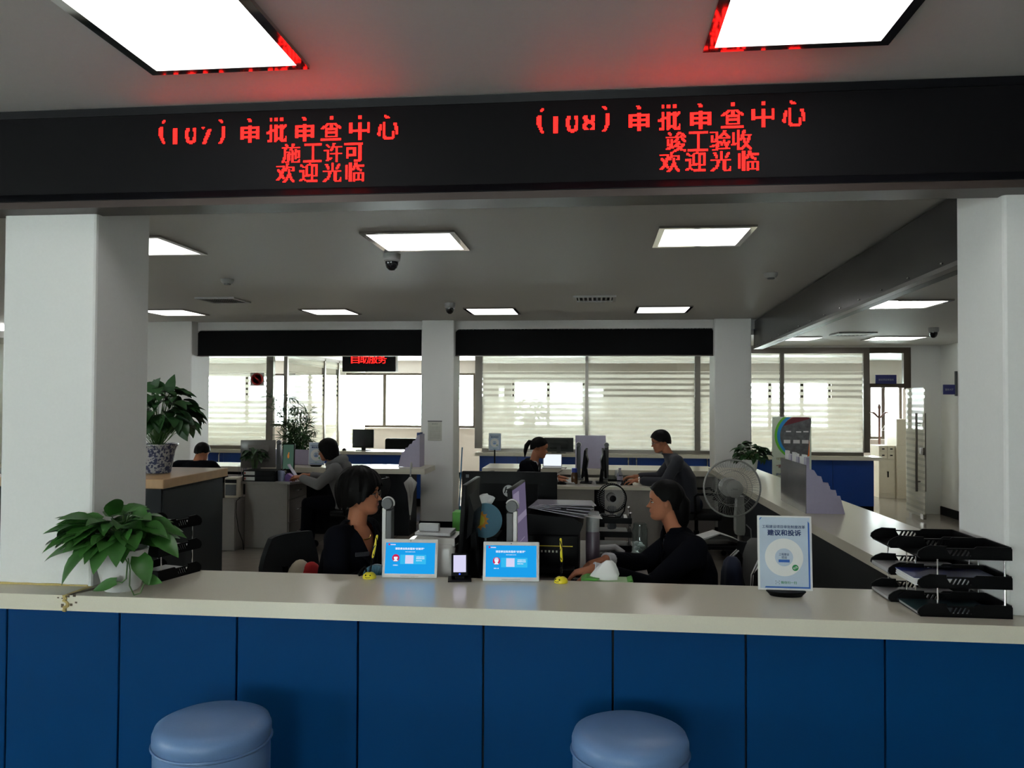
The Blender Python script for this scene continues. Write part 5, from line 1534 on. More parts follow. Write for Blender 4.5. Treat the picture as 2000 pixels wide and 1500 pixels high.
b = MB(); b.tube([(-.088, 0, .118), (-.075, 0, .04), (-.05, -.02, .004), (.05, -.02, .004), (.075, 0, .04), (.088, 0, .118)], .005, 6); b.tube([(-.05, -.02, .004), (-.05, .06, .004), (.05, .06, .004), (.05, -.02, .004)], .005, 6); b.build('stand', MT['black'], t)
t = thing('glass_jar', 'clear glass jar with crumpled wrappers on the desk beside the tray rack', 'jar', (.255, 4.75, DZ))
jar = glass_mat('jar_glass', (.90, .95, .95))
MB().lathe([(.0, .0), (.044, 0), (.046, .01), (.046, .15), (.038, .165), (.038, .185), (.036, .185), (.036, .163), (.043, .148), (.043, .012), (0, .006)], seg=24).build('jar', jar, t, 40)
b = MB(); rr = random.Random(5)
for k in range(9): b.ball((rr.uniform(-.02, .02), rr.uniform(-.02, .02), .022 + k * .006), .016, .013, .012, 8, 6)
b.build('wrappers', MT['white'], t)
t = thing('cable_heap', 'tangle of clear plastic bags and cables beside the telephone', 'cables', (.19, 4.40, DZ))
b = MB(); rr = random.Random(8)
for k in range(7):
    pts = [Vector((rr.uniform(-.09, .07), rr.uniform(-.09, .09), rr.uniform(.004, .05))) for _ in range(6)]
    b.tube([pts[0].lerp(pts[1], .5)] + pts[1:], .004, 5)
b.build('cables', MT['lgrey'], t)['kind'] = 'stuff'
t = thing('cushion', 'red and cream cushion behind the woman in spectacles', 'cushion', (-1.52, 4.09, .535), R_(-25))
b = MB(); b.ball((0, -.045, .13), .055, .09, .15, 18, 12); b.build('cream_side', mat('cream_cloth', (.55, .48, .36), .9), t, 60)
b = MB(); b.ball((.035, .0, .125), .05, .085, .14, 18, 12); b.build('red_side', mat('red_cloth', (.42, .01, .012), .85), t, 60)

# grey jacket over a chair back
gj = mat('grey_jersey', (.085, .085, .080), .95, bump=.2, scale=200)
t = thing('jacket', 'grey jacket with black white-striped sleeves hung over a chair back', 'jacket', (.862, 4.47, 0), R_(12))
rings = []
for z, w, d in ((.50, .19, .05), (.60, .205, .055), (.72, .215, .06), (.80, .20, .058), (.86, .155, .05), (.895, .09, .04), (.905, .03, .02)):
    rings.append([(.02 + d * math.sin(a) * (1.15 if math.sin(a) > 0 else .9), w * math.cos(a), z) for a in [2 * PI * k / 28 for k in range(28)]])
MB().loft(rings).build('body', gj, t, 60)
for s_, wd in ((-1, .055), (1, .055)):
    pts = [(-.01, s_ * .155, .79), (-.04, s_ * .19, .74), (-.05, s_ * .205, .66), (-.045, s_ * .20, .56), (-.03, s_ * .19, .47)]
    sl = MB().tube(pts, [.035, .058, .060, .056, .050], 14).build('sleeve', MT['blackm'], t, 60)
    for off in (0, .028):
        b = MB(); q = [Vector(p) + Vector((-.050 - .004, s_ * (-.022 + off), .01)) for p in pts]; q[0] += Vector((.022, 0, .018)); b.tube(q, .0045, 5); b.build('white_stripe', MT['paper'], sl)
t = thing('scarf', 'dark navy garment hanging over the chair behind the suited woman', 'clothing', (.72, 4.36, 0), R_(12))
rings = []
for z, w, d in ((.50, .085, .05), (.62, .09, .055), (.74, .08, .05), (.80, .06, .04), (.825, .03, .02)):
    rings.append([(d * math.sin(a) * (1 + .12 * math.sin(5 * a)), w * math.cos(a), z) for a in [2 * PI * k / 24 for k in range(24)]])
MB().loft(rings).build('cloth', mat('navy_cloth', (.010, .014, .035), .95), t, 60)
t = thing('side_table', 'low dark table with loose white papers behind the suited woman', 'table', (1.02, 6.6, 0))
MB().box(-.26, .26, -.25, .25, .50, .525, .003).build('tabletop', MT['blackm'], t)
for sx in (-.23, .23):
    for sy in (-.22, .22): MB().box(sx - .015, sx + .015, sy - .015, sy + .015, 0, .50).build('leg', MT['black'], t)
t = thing('folder', 'open document folder with a white edge on the low dark table', 'folder', (.95, 6.5, .526), R_(10))
b = MB(); b.prism([(-.16, .035), (-.10, .05), (.0, .085), (.12, .05), (.16, .03), (.16, .034), (.0, .092), (-.16, .045)], (-.09, .09), 'y'); b.build('sheet', MT['paper'], t)
MB().box(-.13, .13, -.1, .1, 0, .012).build('cover', MT['black'], t)

# standing fan
fanw = mat('fan_grey_white', (.24, .24, .225), .45)
t = thing('standing_fan', 'large grey-white pedestal fan in front of the right side counter', 'fan', (.985, 5.62, 0))
Q = XF(-.068, -.06, 1.063, R_(6), R_(0))
RG = .192
b = MB(); b.T = Q
b.tube([(RG * math.cos(a), 0, RG * math.sin(a)) for a in [2 * PI * k / 56 for k in range(57)]], .0065, 8); b.build('rim', fanw, t, 60)
for nm, sg, ng in (('front_guard', -1, 72), ('rear_guard', 1, 60)):
    b = MB(); b.T = Q
    for k in range(ng):
        a = 2 * PI * k / ng; c, s_ = math.cos(a), math.sin(a)
        b.tube([(.056 * c, sg * .062, .056 * s_), (.11 * c, sg * .060, .11 * s_), (.165 * c, sg * .045, .165 * s_), (RG * c, 0, RG * s_)], .00075, 4)
    b.tube([(.12 * math.cos(a), sg * .060, .12 * math.sin(a)) for a in [2 * PI * k / 40 for k in range(41)]], .0014, 4)
    b.build(nm, fanw, t)
b = MB(); b.T = Q; b.lathe([(0, -.069), (.045, -.069), (.057, -.066), (.059, -.060), (.055, -.056), (0, -.056)], (0, 0, 0), 36, axis='y'); hb = b.build('badge_disc', fanw, t, 40)
b = MB(); put_text(b, 'Midea', .002, .0, .034, .011, Q @ XF(0, -.0695, 0) @ FRONT @ Matrix(((1, .3, 0, 0), (0, 1, 0, 0), (0, 0, 1, 0), (0, 0, 0, 1))), 0)
b.tube([Q @ Vector(p) for p in ((-.022, -.0695, .0), (-.026, -.0695, -.006), (-.018, -.0695, -.009))], .0012, 5); b.build('badge_lettering', MT['grey'], hb)
b = MB(); b.T = Q; fan_blades(b, 3, .035, .165, -.01, 1.55, .30); o = b.build('blades', mat('grey_fan_blade', (.06, .062, .062), .45), t); o.modifiers.new('t', 'SOLIDIFY').thickness = .002
b = MB(); b.T = Q; b.lathe([(0, -.04), (.034, -.038), (.036, .02), (.06, .03), (.066, .07), (.058, .14), (.03, .17), (0, .175)], (0, 0, 0), 28, axis='y'); b.build('motor_housing', fanw, t, 50)
b = MB(); b.loft([[(x + .0, y, z) for x, y in ((-.030 * w, .0), (.030 * w, .0), (.036 * w, .07), (-.036 * w, .07))] for z, w in ((1.0, .7), (.95, .8), (.86, 1.0), (.76, 1.0), (.735, .8))]); b.build('neck', fanw, t)
MB().lathe([(.016, .03), (.016, .74)], (0, .035, 0), 14).build('pole', fanw, t, 40)
MB().lathe([(.0, 0), (.19, 0), (.19, .015), (.06, .035), (.03, .06), (0, .06)], (0, .035, 0), 36).build('base', fanw, t, 40)
b = MB(); b.tube([(.045, .06, .80), (.075, .05, .77), (.082, .05, .68), (.085, .05, .2), (.10, .08, .012)], .0045, 6); b.build('power_lead', MT['lgrey'], t)

# ---------------------------------------------------------------- right side counter
SC = .8765
t = thing('brochure_rack', 'large lilac-grey stepped brochure rack on the right side counter', 'brochure rack', (1.45, 5.74, SC))
prof = [(0, 0), (.258, 0), (.226, .125), (.205, .125), (.196, .165), (.178, .165), (.162, .168), (.146, .215), (.112, .218), (.100, .258), (.075, .262), (.052, .300), (.0, .312)]
for y in (0, .74):
    MB().prism(prof, (y, y + .006), 'y').build('side_panel', MT['lilac'], t)
backm = mat('silver_reflective_back', (.30, .29, .30), .18, metal=.5, var=.3, scale=7)
MB().prism([(-.006, 0), (.0, 0), (.0, .335), (-.006, .335)], (0, .746), 'y').build('back_panel', backm, t)
for k, (x, z) in enumerate(((.05, .285), (.105, .235), (.155, .19), (.20, .14))):
    MB().box(x, x + .005, .006, .74, .01, z).build('divider', MT['lilac'], t)
for k in range(9):
    zt = .385 + .014 * math.sin(k * 1.7); x = .008 + .004 * (k % 3); y0 = .03 + .075 * k
    tag(MB().box(x, x + .022, y0, y0 + .07, .01, zt, .002).build('brochure', MT['paper'] if k % 3 else MT['lilac']), 'pale brochure standing in the back row of the lilac-grey rack', 'brochure', 'brochures in the large stepped rack')
    o = COL.objects[-1]; o.location = (1.45, 5.74, SC)
def small_pothos(x, y, z, lab, n=70, r=.18, potr=.075, poth=.12, seed=31):
    t = thing('potted_plant', lab, 'plant', (x, y, z))
    MB().lathe([(0, 0), (potr * .72, 0), (potr * .8, .01), (potr, poth), (potr * .93, poth), (potr * .85, poth - .02), (0, poth - .02)], seg=28).build('pot', MT['white'], t, 40)
    bushy(t, random.Random(seed), (0, 0, poth + .03), r, r * .8, r * .85, n, .08, .13, MT['leafd'], (0, 0, poth - .02))
    return t
small_pothos(1.735, 9.25, SC, 'dark green plant in a white pot at the far end of the right side counter')

bpanel = mat('pale_green_banner', (.62, .70, .58), .6)
t = thing('banner_stand', 'upright banner with a round photo print behind the brochure rack', 'banner', (2.76, 11.72, 0))
MB().box(-.27, .27, -.004, .004, .02, 1.435).build('banner', bpanel, t)
def arc(cx, cz, r, a0, a1, n): return [(cx + r * math.cos(R_(a0 + (a1 - a0) * k / n)), cz + r * math.sin(R_(a0 + (a1 - a0) * k / n))) for k in range(n + 1)]
def clipx(pts, lo=-.269, hi=.269, zlo=.0, zhi=1.432): return [(min(hi, max(lo, x)), min(zhi, max(zlo, z))) for x, z in pts]
for nm, r, dx, cm, y in (('green_arc', .345, -.012, mat('print_green', (.13, .5, .03), .6), -.0052), ('blue_arc', .322, .0, mat('print_blue', (.02, .25, .6), .6), -.0060), ('orange_arc', .300, .03, mat('print_orange', (.8, .18, .03), .6), -.0068)):
    MB().prism(clipx(arc(.12 + dx, 1.17, r, 72, 288, 40)), (y, -.004), 'y').build(nm, cm, t)
MB().prism(clipx(arc(.125, 1.165, .285, 60, 290, 40)), (-.0076, -.004), 'y').build('photo_print', mat('printed_photo', (.11, .115, .12), .5, var=.9, scale=16), t)
MB().prism(clipx(arc(.125, 1.165, .280, 62, 150, 24)), (-.0082, -.004), 'y').build('photo_red_top', mat('print_dark_red', (.14, .02, .03), .6), t)
b = MB()
for x, z in ((-.08, 1.22), (.06, 1.215), (.16, 1.22)): b.box(x, x + .07, -.0088, -.008, z, z + .018)
for x in (-.11, .02, .14): b.box(x, x + .09, -.0088, -.008, 1.06, 1.11)
b.build('photo_highlights', MT['paper'], t)
b = MB(); put_text(b, '”百佳窗口“', -.075, .735, .27, .045, XF(0, -.006) @ FRONT, .02); b.build('red_text', mat('print_red', (.7, .02, .03), .6), t)
b = MB(); put_text(b, '明星心窗', -.08, .84, .26, .04, XF(0, -.006) @ FRONT, .0); b.build('olive_text', mat('print_olive', (.22, .2, .05), .6), t)
b = MB(); put_text(b, '提供优质服务窗口', -.05, .62, .34, .032, XF(0, -.006) @ FRONT, .01); put_text(b, '行政服务中心', .0, .565, .24, .032, XF(0, -.006) @ FRONT, .01); b.build('blue_text', blueink, t)
MB().box(-.16, .10, -.0055, -.004, .70, .706).build('swoosh', mat('print_cyan', (.05, .4, .6), .6), t)
b = MB(); b.tube([(-.25, .0, .01), (0, .05, .75), (.25, 0, 1.42)], .006, 6); b.tube([(.25, 0, .01), (0, .05, .75), (-.25, 0, 1.42)], .006, 6); b.tube([(0, .05, .75), (0, .36, .01)], .006, 6); b.build('stand', MT['black'], t)

# ---------------------------------------------------------------- far desk and far counter
PZ = .7505; FCZ = .8285
monitor(-.155, 8.85, PZ, .46, .30, -92, 'slim black monitor seen from the side, facing the woman with the ponytail', offscr, 6, .07, None, 'edge-on monitors on the far desk')
monitor(.105, 8.87, PZ, .46, .30, 92, 'slim black monitor seen from the side, facing the typing man', offscr, 3, .07, None, 'edge-on monitors on the far desk')
document_camera(-.20, 9.15, PZ, .40, 'dark document camera left of the lilac panel on the far desk', dark=True)
document_camera(.115, 9.15, PZ, .40, 'dark document camera right of the lilac panel on the far desk', -1, dark=True)
t = thing('display_panel', 'upright lilac-grey panel between the two far desk monitors', 'panel', (-.07, 9.80, FCZ))
MB().box(-.185, .185, -.004, .004, 0, .40, .003).build('panel', MT['lilac'], t)
MB().box(-.185, .185, -.004, .12, 0, .006).build('foot', MT['lilac'], t)
t = thing('laptop', 'small white-screened laptop on the far counter beside the ponytailed woman', 'laptop', (-.535, 9.80, FCZ))
MB().box(-.115, .115, -.15, .0, 0, .016, .004).build('base', MT['lgrey'], t)
b = MB(); b.T = XF(0, 0, .016, 0, R_(-12)); b.box(-.115, .115, 0, .008, 0, .155, .003); b.build('lid', MT['lgrey'], t)
b = MB(); b.T = XF(0, 0, .016, 0, R_(-12)); b.box(-.108, .108, -.0012, 0, .008, .148); b.build('screen', emit_mat('bright_pale_screen', (.80, .86, .95), 1.1), t)
b = MB(); b.tube([(.11, -.05, .008), (.18, -.08, .01), (.12, -.2, -.02), (.02, -.28, -.07)], .003, 5); b.build('cable', MT['black'], t)
teab = mat('tea_brown', (.10, .045, .018), .15)
t = thing('tea_bottle', 'brown tea bottle with a blue cap on the far desk', 'bottle', (-.235, 8.70, PZ))
MB().lathe([(0, 0), (.034, 0), (.036, .01), (.036, .10), (.028, .125), (0, .125)], seg=24).build('body', teab, t, 40)
MB().lathe([(0, .125), (.030, .125), (.030, .165), (.027, .17), (0, .17)], seg=24).build('cap', mat('blue_cap', (.01, .03, .30), .4), t, 40)
t = thing('water_bottle', 'clear water bottle beside the typing man\'s hands', 'bottle', (.25, 8.60, PZ))
MB().lathe([(0, 0), (.030, 0), (.031, .02), (.029, .05), (.031, .08), (.030, .12), (.012, .155), (.012, .17), (0, .17)], seg=20).build('body', glass_mat('bottle_plastic', (.80, .82, .92)), t, 50)
MB().lathe([(0, .168), (.0145, .168), (.0145, .188), (0, .188)], seg=16).build('cap', MT['lilac'], t, 40)
MB().lathe([(.0316, .06), (.0316, .10)], seg=20, cap=False).build('label', MT['lilac'], t)
for x, lab, yw in ((-.36, 'pale keyboard at the ponytailed woman\'s hand', 92), (.33, 'dark keyboard under the typing man\'s hands', 88)):
    t = thing('keyboard', lab, 'keyboard', (x + (.06 if x < 0 else 0), 8.86, PZ), R_(yw))
    MB().box(-.21, .21, -.065, .065, 0, .014, .004).build('case', MT['lgrey'] if x < 0 else MT['black'], t)
    b = MB()
    for i in range(24):
        for j in range(5): b.box(-.203 + .017 * i, -.190 + .017 * i, -.055 + .023 * j, -.037 + .023 * j, .014, .02)
    b.build('keys', MT['paper'] if x < 0 else MT['blackm'], t)['kind'] = 'stuff'
mouse(-.37, 8.62, PZ, 0, 'black mouse beside the ponytailed woman\'s hand')
t = thing('telephone', 'dark desk telephone with a curved handset on the far desk', 'telephone', (.20, 9.12, PZ), R_(90))
MB().prism([(-.10, 0), (.10, 0), (.10, .05), (-.10, .025)], (-.07, .07), 'y').build('base', MT['black'], t)
b = MB(); b.tube([(-.10, -.03, .05), (-.05, -.03, .10), (.05, -.03, .105), (.10, -.03, .06)], [.022, .018, .018, .022], 10); b.build('handset', MT['lgrey'], t, 60)

# ---------------------------------------------------------------- left desk and far left counter
LZ = .7355
def binder(z, lab):
    t = thing('box_file', lab, 'file', (-3.735, 8.66, z), 0, 'black box files on the left desk')
    MB().box(-.185, .185, -.10, .16, 0, .060, .003).build('box', MT['black'], t)
    MB().box(-.170, -.045, -.102, -.0995, .010, .050).build('spine_label', MT['paper'], t)
    MB().box(-.165, -.152, -.1035, -.102, .018, .042).build('red_tab', mat('red_tab', (.35, .03, .02), .6), t)
    return t
binder(LZ, 'lower of two stacked black box files on the left desk')
binder(LZ + .0605, 'upper of two stacked black box files on the left desk')
t = thing('vase', 'small glass vase holding a leafy green sprig on the left desk', 'vase', (-4.0, 9.05, LZ))
MB().lathe([(0, 0), (.038, 0), (.042, .03), (.034, .09), (.026, .14), (.030, .15), (.028, .15), (.024, .14), (.031, .09), (.038, .03), (0, .006)], seg=24).build('vase', jar, t, 50)
bushy(t, random.Random(4), (0, 0, .24), .13, .11, .10, 34, .07, .11, MT['leafd'], (0, 0, .05))
mL = monitor(-4.02, 9.20, LZ, .40, .33, 200, 'tilted monitor back with a pale glossy sheen on the left desk', offscr, 4, .10, mat('glossy_grey_back', (.16, .15, .14), .25))
grs = emit_mat('dim_green_screen', (.045, .085, .062), .9)
mg = monitor(-3.62, 9.12, LZ, .145, .315, 4, 'narrow monitor with a dim green screen, left of the person in the hoodie', grs, 3, .075)
b = MB(); b.T = XF(0, 0, .075) @ Matrix.Rotation(R_(-3), 4, 'X'); b.ball((.0, -.0012, .17), .012, .0008, .028, 12, 8); b.ball((.006, -.0012, .205), .008, .0008, .010, 10, 6); b.build('orange_blotch', emit_mat('dim_orange', (.33, .13, .03), .9), [c for c in mg.children if c.name.startswith('screen')][0])
document_camera(-3.79, 9.26, LZ, .40, 'dark document camera post on the left desk', dark=True)
t = thing('mug', 'pale blue patterned mug beside the box files', 'mug', (-3.515, 8.66, LZ))
MB().lathe([(0, 0), (.034, 0), (.038, .02), (.040, .10), (.036, .115), (.034, .115), (.036, .02), (0, .01)], seg=24).build('mug', mat('pale_blue_glaze', (.34, .42, .55), .3, var=.3, scale=20), t, 50)
t = thing('pen_holder', 'purple wedge-shaped pen holder beside the pale blue mug', 'pen holder', (-3.42, 8.68, LZ))
MB().prism([(-.045, 0), (.05, 0), (.05, .045), (-.02, .085), (-.045, .06)], (-.04, .04), 'y').build('holder', mat('purple_plastic', (.10, .03, .22), .4), t)
b = MB()
for k, (dx, l_) in enumerate(((-.09, .12), (-.05, .13), (-.11, .10))): b.tube([(-.01, -.02 + .02 * k, .07), (-.01 + dx, -.02 + .02 * k, .07 + l_ * .55)], .0035, 6)
b.build('pens', MT['black'], t)
t = thing('organizer', 'clear acrylic organizer full of pens beside the glass vase', 'organizer', (-4.16, 9.16, LZ))
b = MB(); b.box(-.07, .07, -.05, -.047, 0, .11); b.box(-.07, .07, .047, .05, 0, .14); b.box(-.07, -.067, -.05, .05, 0, .13); b.box(.067, .07, -.05, .05, 0, .13); b.box(-.07, .07, -.05, .05, 0, .004); b.build('box', acryl, t)
b = MB(); rr = random.Random(2)
for k in range(9): x, y = rr.uniform(-.05, .05), rr.uniform(-.03, .03); b.tube([(x, y, .006), (x + rr.uniform(-.02, .02), y, .17)], .004, 5)
b.build('pens', MT['lilac'], t)
t = thing('phone', 'lilac mobile phone in the hands of the person in the hoodie', 'phone', (-3.30, 8.54, .815), R_(0))
b = MB(); b.T = XF(0, 0, 0, 0, 0, R_(-35)); b.box(-.004, .004, -.036, .036, 0, .145, .003); b.build('case', MT['lilac'], t)
b = MB(); b.T = XF(0, 0, 0, 0, 0, R_(-35)); b.box(-.0048, -.004, -.033, .033, .006, .139); b.build('screen', scrp, t)
for x, w, lab in ((-3.92, .16, 'low lilac panel left of the green-screened monitor'), (-3.62, .15, 'low lilac panel left of the far white sign stand')):
    t = thing('display_panel', lab, 'panel', (x, 9.72, FCZ), 0, 'low lilac panels on the far left counter')
    MB().prism([(-w, 0), (w, 0), (w - .015, .185), (-w + .005, .195)], (-.004, .004), 'y').build('panel', MT['lilac'], t)
    MB().box(-w, w, -.004, .10, 0, .005).build('foot', MT['lilac'], t)
a4_stand(-3.42, 9.52, FCZ, 'lettered sign stand on the far left counter beside the person in the hoodie', s=.93)
a4_stand(-1.508, 11.85, 0, 'lettered sign on a black pole in front of the middle blue counter', pole=.885, s=.86)
t = thing('brochure_rack', 'lilac-grey stepped brochure rack on the far left counter against the column', 'brochure rack', (-2.42, 9.62, FCZ))
prof2 = [(0, 0), (.27, 0), (.27, .40), (.235, .385), (.215, .33), (.185, .32), (.17, .285), (.145, .28), (.12, .24), (.095, .235), (.075, .19), (.045, .18), (.025, .10)]
for y in (0, .26): MB().prism(prof2, (y, y + .006), 'y').build('side_panel', MT['lilac'], t)
MB().box(.264, .27, .006, .26, 0, .40).build('back_panel', MT['lilac'], t)
for x, z in ((.21, .33), (.15, .27), (.08, .18)): MB().box(x, x + .005, .006, .26, .01, z).build('divider', MT['lilac'], t)
tag(MB().box(.225, .255, .03, .23, .01, .42, .002).build('brochure', navyink), 'dark brochure standing in the rack against the far column', 'brochure'); COL.objects[-1].location = (-2.42, 9.62, FCZ)
# umbrella
ump = mat('grey_translucent_umbrella', (.55, .55, .52), .3)
t = thing('umbrella', 'folded pale umbrella hanging from the far left counter edge', 'umbrella', (-2.195, 9.335, .828))
b = MB(); b.tube([(.0, .06, .004), (-.0, .055, .045), (0, .03, .075), (0, .005, .06), (0, 0, .02), (0, 0, -.08)], .009, 8); b.build('handle', MT['lgrey'], t, 60)
b = MB()
rings = []
for z, r, w in ((-.09, .012, 0), (-.115, .030, .1), (-.16, .066, .25), (-.20, .058, .25), (-.28, .033, .2), (-.36, .027, .15), (-.48, .016, .1), (-.545, .008, 0)):
    rings.append([(r * (1 + w * math.sin(8 * a + z * 9)) * math.cos(a), r * .7 * (1 + w * math.sin(8 * a + z * 9)) * math.sin(a), z) for a in [2 * PI * k / 40 for k in range(40)]])
b.loft(rings); b.build('canopy', ump, t, 60)
b = MB(); b.tube([(0, 0, -.08), (0, 0, -.60)], .004, 6); b.build('shaft', MT['chrome'], t)
# bamboo-like plant behind the far left counter
t = thing('potted_plant', 'feathery bamboo-like plant behind the far left counter', 'plant', (-3.93, 10.32, 0))
MB().lathe([(0, 0), (.12, 0), (.16, .30), (.17, .32), (.15, .32), (.14, .28), (0, .27)], seg=28).build('pot', MT['grey'], t, 40)
b, sm = MB(), MB(); rnd = random.Random(17)
for k in range(17):
    a = rnd.uniform(0, 6.28); r0 = rnd.uniform(0, .12); x0, y0 = r0 * math.cos(a), r0 * math.sin(a)
    h = rnd.uniform(1.05, 1.70); lx, ly = rnd.uniform(-.28, .30), rnd.uniform(-.12, .12)
    st = [Vector((x0 + lx * (u ** 1.8), y0 + ly * (u ** 1.8), .27 + (h - .27) * u)) for u in [q / 8 for q in range(9)]]
    sm.tube(st, [.007 - .0005 * q for q in range(9)], 5)
    for q in range(4, 9):
        for m in range(4):
            d = Vector((rnd.uniform(-1, 1), rnd.uniform(-.6, .6), rnd.uniform(-.35, .6)))
            br = st[q] + d.normalized() * rnd.uniform(.03, .11)
            sm.tube([st[q], br], .0018, 4)
            for w in range(5):
                dd = d.normalized() + Vector((rnd.uniform(-.8, .8), rnd.uniform(-.6, .6), rnd.uniform(-.7, .4)))
                leaf(b, st[q].lerp(br, rnd.uniform(.2, 1)), dd, (rnd.uniform(-.4, .4), -.5, 1), rnd.uniform(.08, .14), .015, rnd.uniform(.1, .7), .1, False)
b.build('foliage', MT['leafd'], t); sm.build('canes', MT['stem'], t)

# ---------------------------------------------------------------- ceiling fittings
def dome_camera(x, y, z, lab, r=.058, yaw=0):
    t = thing('dome_camera', lab, 'security camera', (x, y, z), R_(yaw), 'dome security cameras')
    MB().lathe([(0, 0), (r, 0), (r, -.02), (r * .96, -.045), (r * .78, -.055), (0, -.055)], seg=32).build('housing', MT['lgrey'], t, 40)
    MB().lathe([(r * .76, -.053), (r * .74, -.075), (r * .58, -.10), (r * .3, -.115), (0, -.118)], seg=28).build('dome', mat('smoked_dome', (.008, .008, .01), .08, spec=.6), t, 60)
dome_camera(-1.44, 5.50, IZ, 'dome security camera nearest the front, under the middle light panel', .062)
dome_camera(-1.548, 8.33, IZ, 'dome security camera above the far column')
dome_camera(3.80, 9.50, AZ, 'dome security camera on the right aisle ceiling')
def detector(x, y, z, lab):
    t = thing('smoke_detector', lab, 'smoke detector', (x, y, z), 0, 'ceiling smoke detectors')
    MB().lathe([(0, 0), (.055, 0), (.055, -.015), (.046, -.03), (.040, -.038), (0, -.038)], seg=28).build('housing', MT['lgrey'], t, 40)
    MB().lathe([(.030, -.038), (.028, -.048), (.0, -.05)], seg=20).build('sensor_cap', MT['grey'], t, 40)
detector(-3.157, 6.55, IZ, 'smoke detector on the left of the office ceiling')
detector(1.387, 6.56, IZ, 'smoke detector beside the dark side beam')
def vent(x, y, z, w, d, lab, n=8):
    t = thing('air_vent', lab, 'air vent', (x, y, z), 0, 'slotted ceiling air vents')
    b = MB(); f = .03
    b.box(-w / 2, w / 2, -d / 2, -d / 2 + f, -.018, 0); b.box(-w / 2, w / 2, d / 2 - f, d / 2, -.018, 0); b.box(-w / 2, -w / 2 + f, -d / 2 + f, d / 2 - f, -.018, 0); b.box(w / 2 - f, w / 2, -d / 2 + f, d / 2 - f, -.018, 0)
    b.build('frame', MT['lgrey'], t)
    MB().box(-w / 2 + f, w / 2 - f, -d / 2 + f, d / 2 - f, -.004, -.001).build('backing', MT['blackm'], t)
    for k in range(n):
        b = MB(); b.T = XF(-w / 2 + f + (w - 2 * f) * (k + .5) / n, 0, -.010, 0, 0, R_(35)); b.box(-.010, .010, -d / 2 + f, d / 2 - f, -.0012, .0012); b.build('slat', MT['lgrey'], t)
vent(-.02, 8.02, IZ, .42, .40, 'slotted air vent between the two far right light panels')
vent(-3.84, 7.88, IZ, .42, .40, 'slotted air vent on the left near the smoke detector')
vent(-.045, 3.98, IZ, .40, .36, 'slotted air vent just behind the black sign board')
vent(3.15, 10.25, AZ, .45, .42, 'slotted air vent on the right aisle ceiling')

# ---------------------------------------------------------------- signs and things on walls
t = thing('notice_sheet', 'hanging paper notice on the far middle column', 'notice', (-2.06, 10.096, 1.13))
MB().box(-.09, .09, -.004, -.001, 0, .245).build('sheet', mat('yellowed_paper', (.50, .50, .44), .8, var=.15, scale=25), t)
MB().box(-.093, .093, -.008, -.001, .243, .256).build('clip_bar', MT['grey'], t)
b = MB(); put_text(b, '值班安排', 0, .215, .08, .014, XF(0, -.0045) @ FRONT)
for k in range(9): b.box(-.07, .07, -.0046, -.0041, .03 + .018 * k, .032 + .018 * k)
b.build('print', MT['grey'], t)
t = thing('no_smoking_sign', 'red round no-smoking sign on the left office glass', 'sign', (-5.49, 12.485, 1.872))
MB().box(-.115, .115, -.004, .006, 0, .21).build('sheet', MT['paper'], t)
sr = mat('sign_red', (.50, .015, .015), .5)
rg = []
b = MB(); b.lathe([(.078, -.0045), (.078, -.006), (.100, -.006), (.100, -.0045)], (0, 0, .105), 40, True, 'y'); b.build('ring', sr, t)
b = MB(); b.T = XF(0, 0, .105, 0, 0, R_(45)); b.box(-.085, .085, -.0075, -.0062, -.011, .011); b.build('slash', sr, t)
b = MB(); b.box(-.06, .055, -.0055, -.0045, .098, .114); b.tube([(.03, -.005, .12), (.045, -.005, .14), (.035, -.005, .155), (.05, -.005, .17)], .004, 5); b.build('cigarette', MT['black'], t)
signblue = mat('sign_navy', (.012, .015, .12), .4)
t = thing('room_sign', 'dark blue name plate over the glass door at the right', 'sign', (4.295, 12.44, 1.925))
MB().box(-.15, .15, -.012, .012, 0, .135, .003).build('plate', signblue, t)
b = MB(); put_text(b, '建设项目审批科', 0, .062, .22, .03, XF(0, -.0128) @ FRONT); b.build('lettering', MT['lgrey'], t)
t = thing('room_sign', 'dark blue plate sticking out from the right aisle wall', 'sign', (5.075, 11.9, 1.765))
MB().box(-.19, -.03, -.010, .010, 0, .14, .003).build('plate', signblue, t)
MB().box(-.03, .0, -.014, .014, -.02, .33).build('bracket', MT['grey'], t)
b = MB(); put_text(b, '服务大厅', -.11, .07, .11, .03, XF(0, -.0108) @ FRONT); b.build('lettering', MT['lgrey'], t)

# ---------------------------------------------------------------- self-service area and rooms beyond
monitor(-3.675, 12.34, .8455, .345, .29, 0, 'black monitor on the self-service counter under the red-lettered sign', offscr, 2, .045)
mouse(-3.98, 12.36, .8455, 90, 'black mouse on the self-service counter left of the monitor')
monitor(-.575, 12.34, .8455, .45, .215, 180, 'dark monitor back on the ledge of the middle glass office', offscr, 0, .02, mat('slate_back', (.03, .035, .033), .5))
t = thing('waiting_bench', 'black padded bench back behind the self-service counter', 'bench', (-3.05, 13.5, 0))
MB().box(-.62, .62, .12, .24, .45, .98, .04, 3).build('backrest', MT['black'], t, 50)
MB().box(-.62, .62, -.35, .14, .36, .48, .04, 3).build('seat', MT['black'], t, 50)
for sx in (-.55, .55):
    b = MB(); b.tube([(sx, -.32, 0), (sx, -.32, .37)], .02, 8); b.tube([(sx, .16, 0), (sx, .16, .40)], .02, 8); b.build('leg', MT['chrome'], t)
t = thing('cabinet', 'low grey-green cabinet behind the left office glass', 'cabinet', (-6.55, 13.2, 0))
gg = mat('grey_green_steel', (.13, .17, .10), .5)
MB().box(-.44, .44, 0, .5, 0, 1.06, .01).build('body', gg, t)
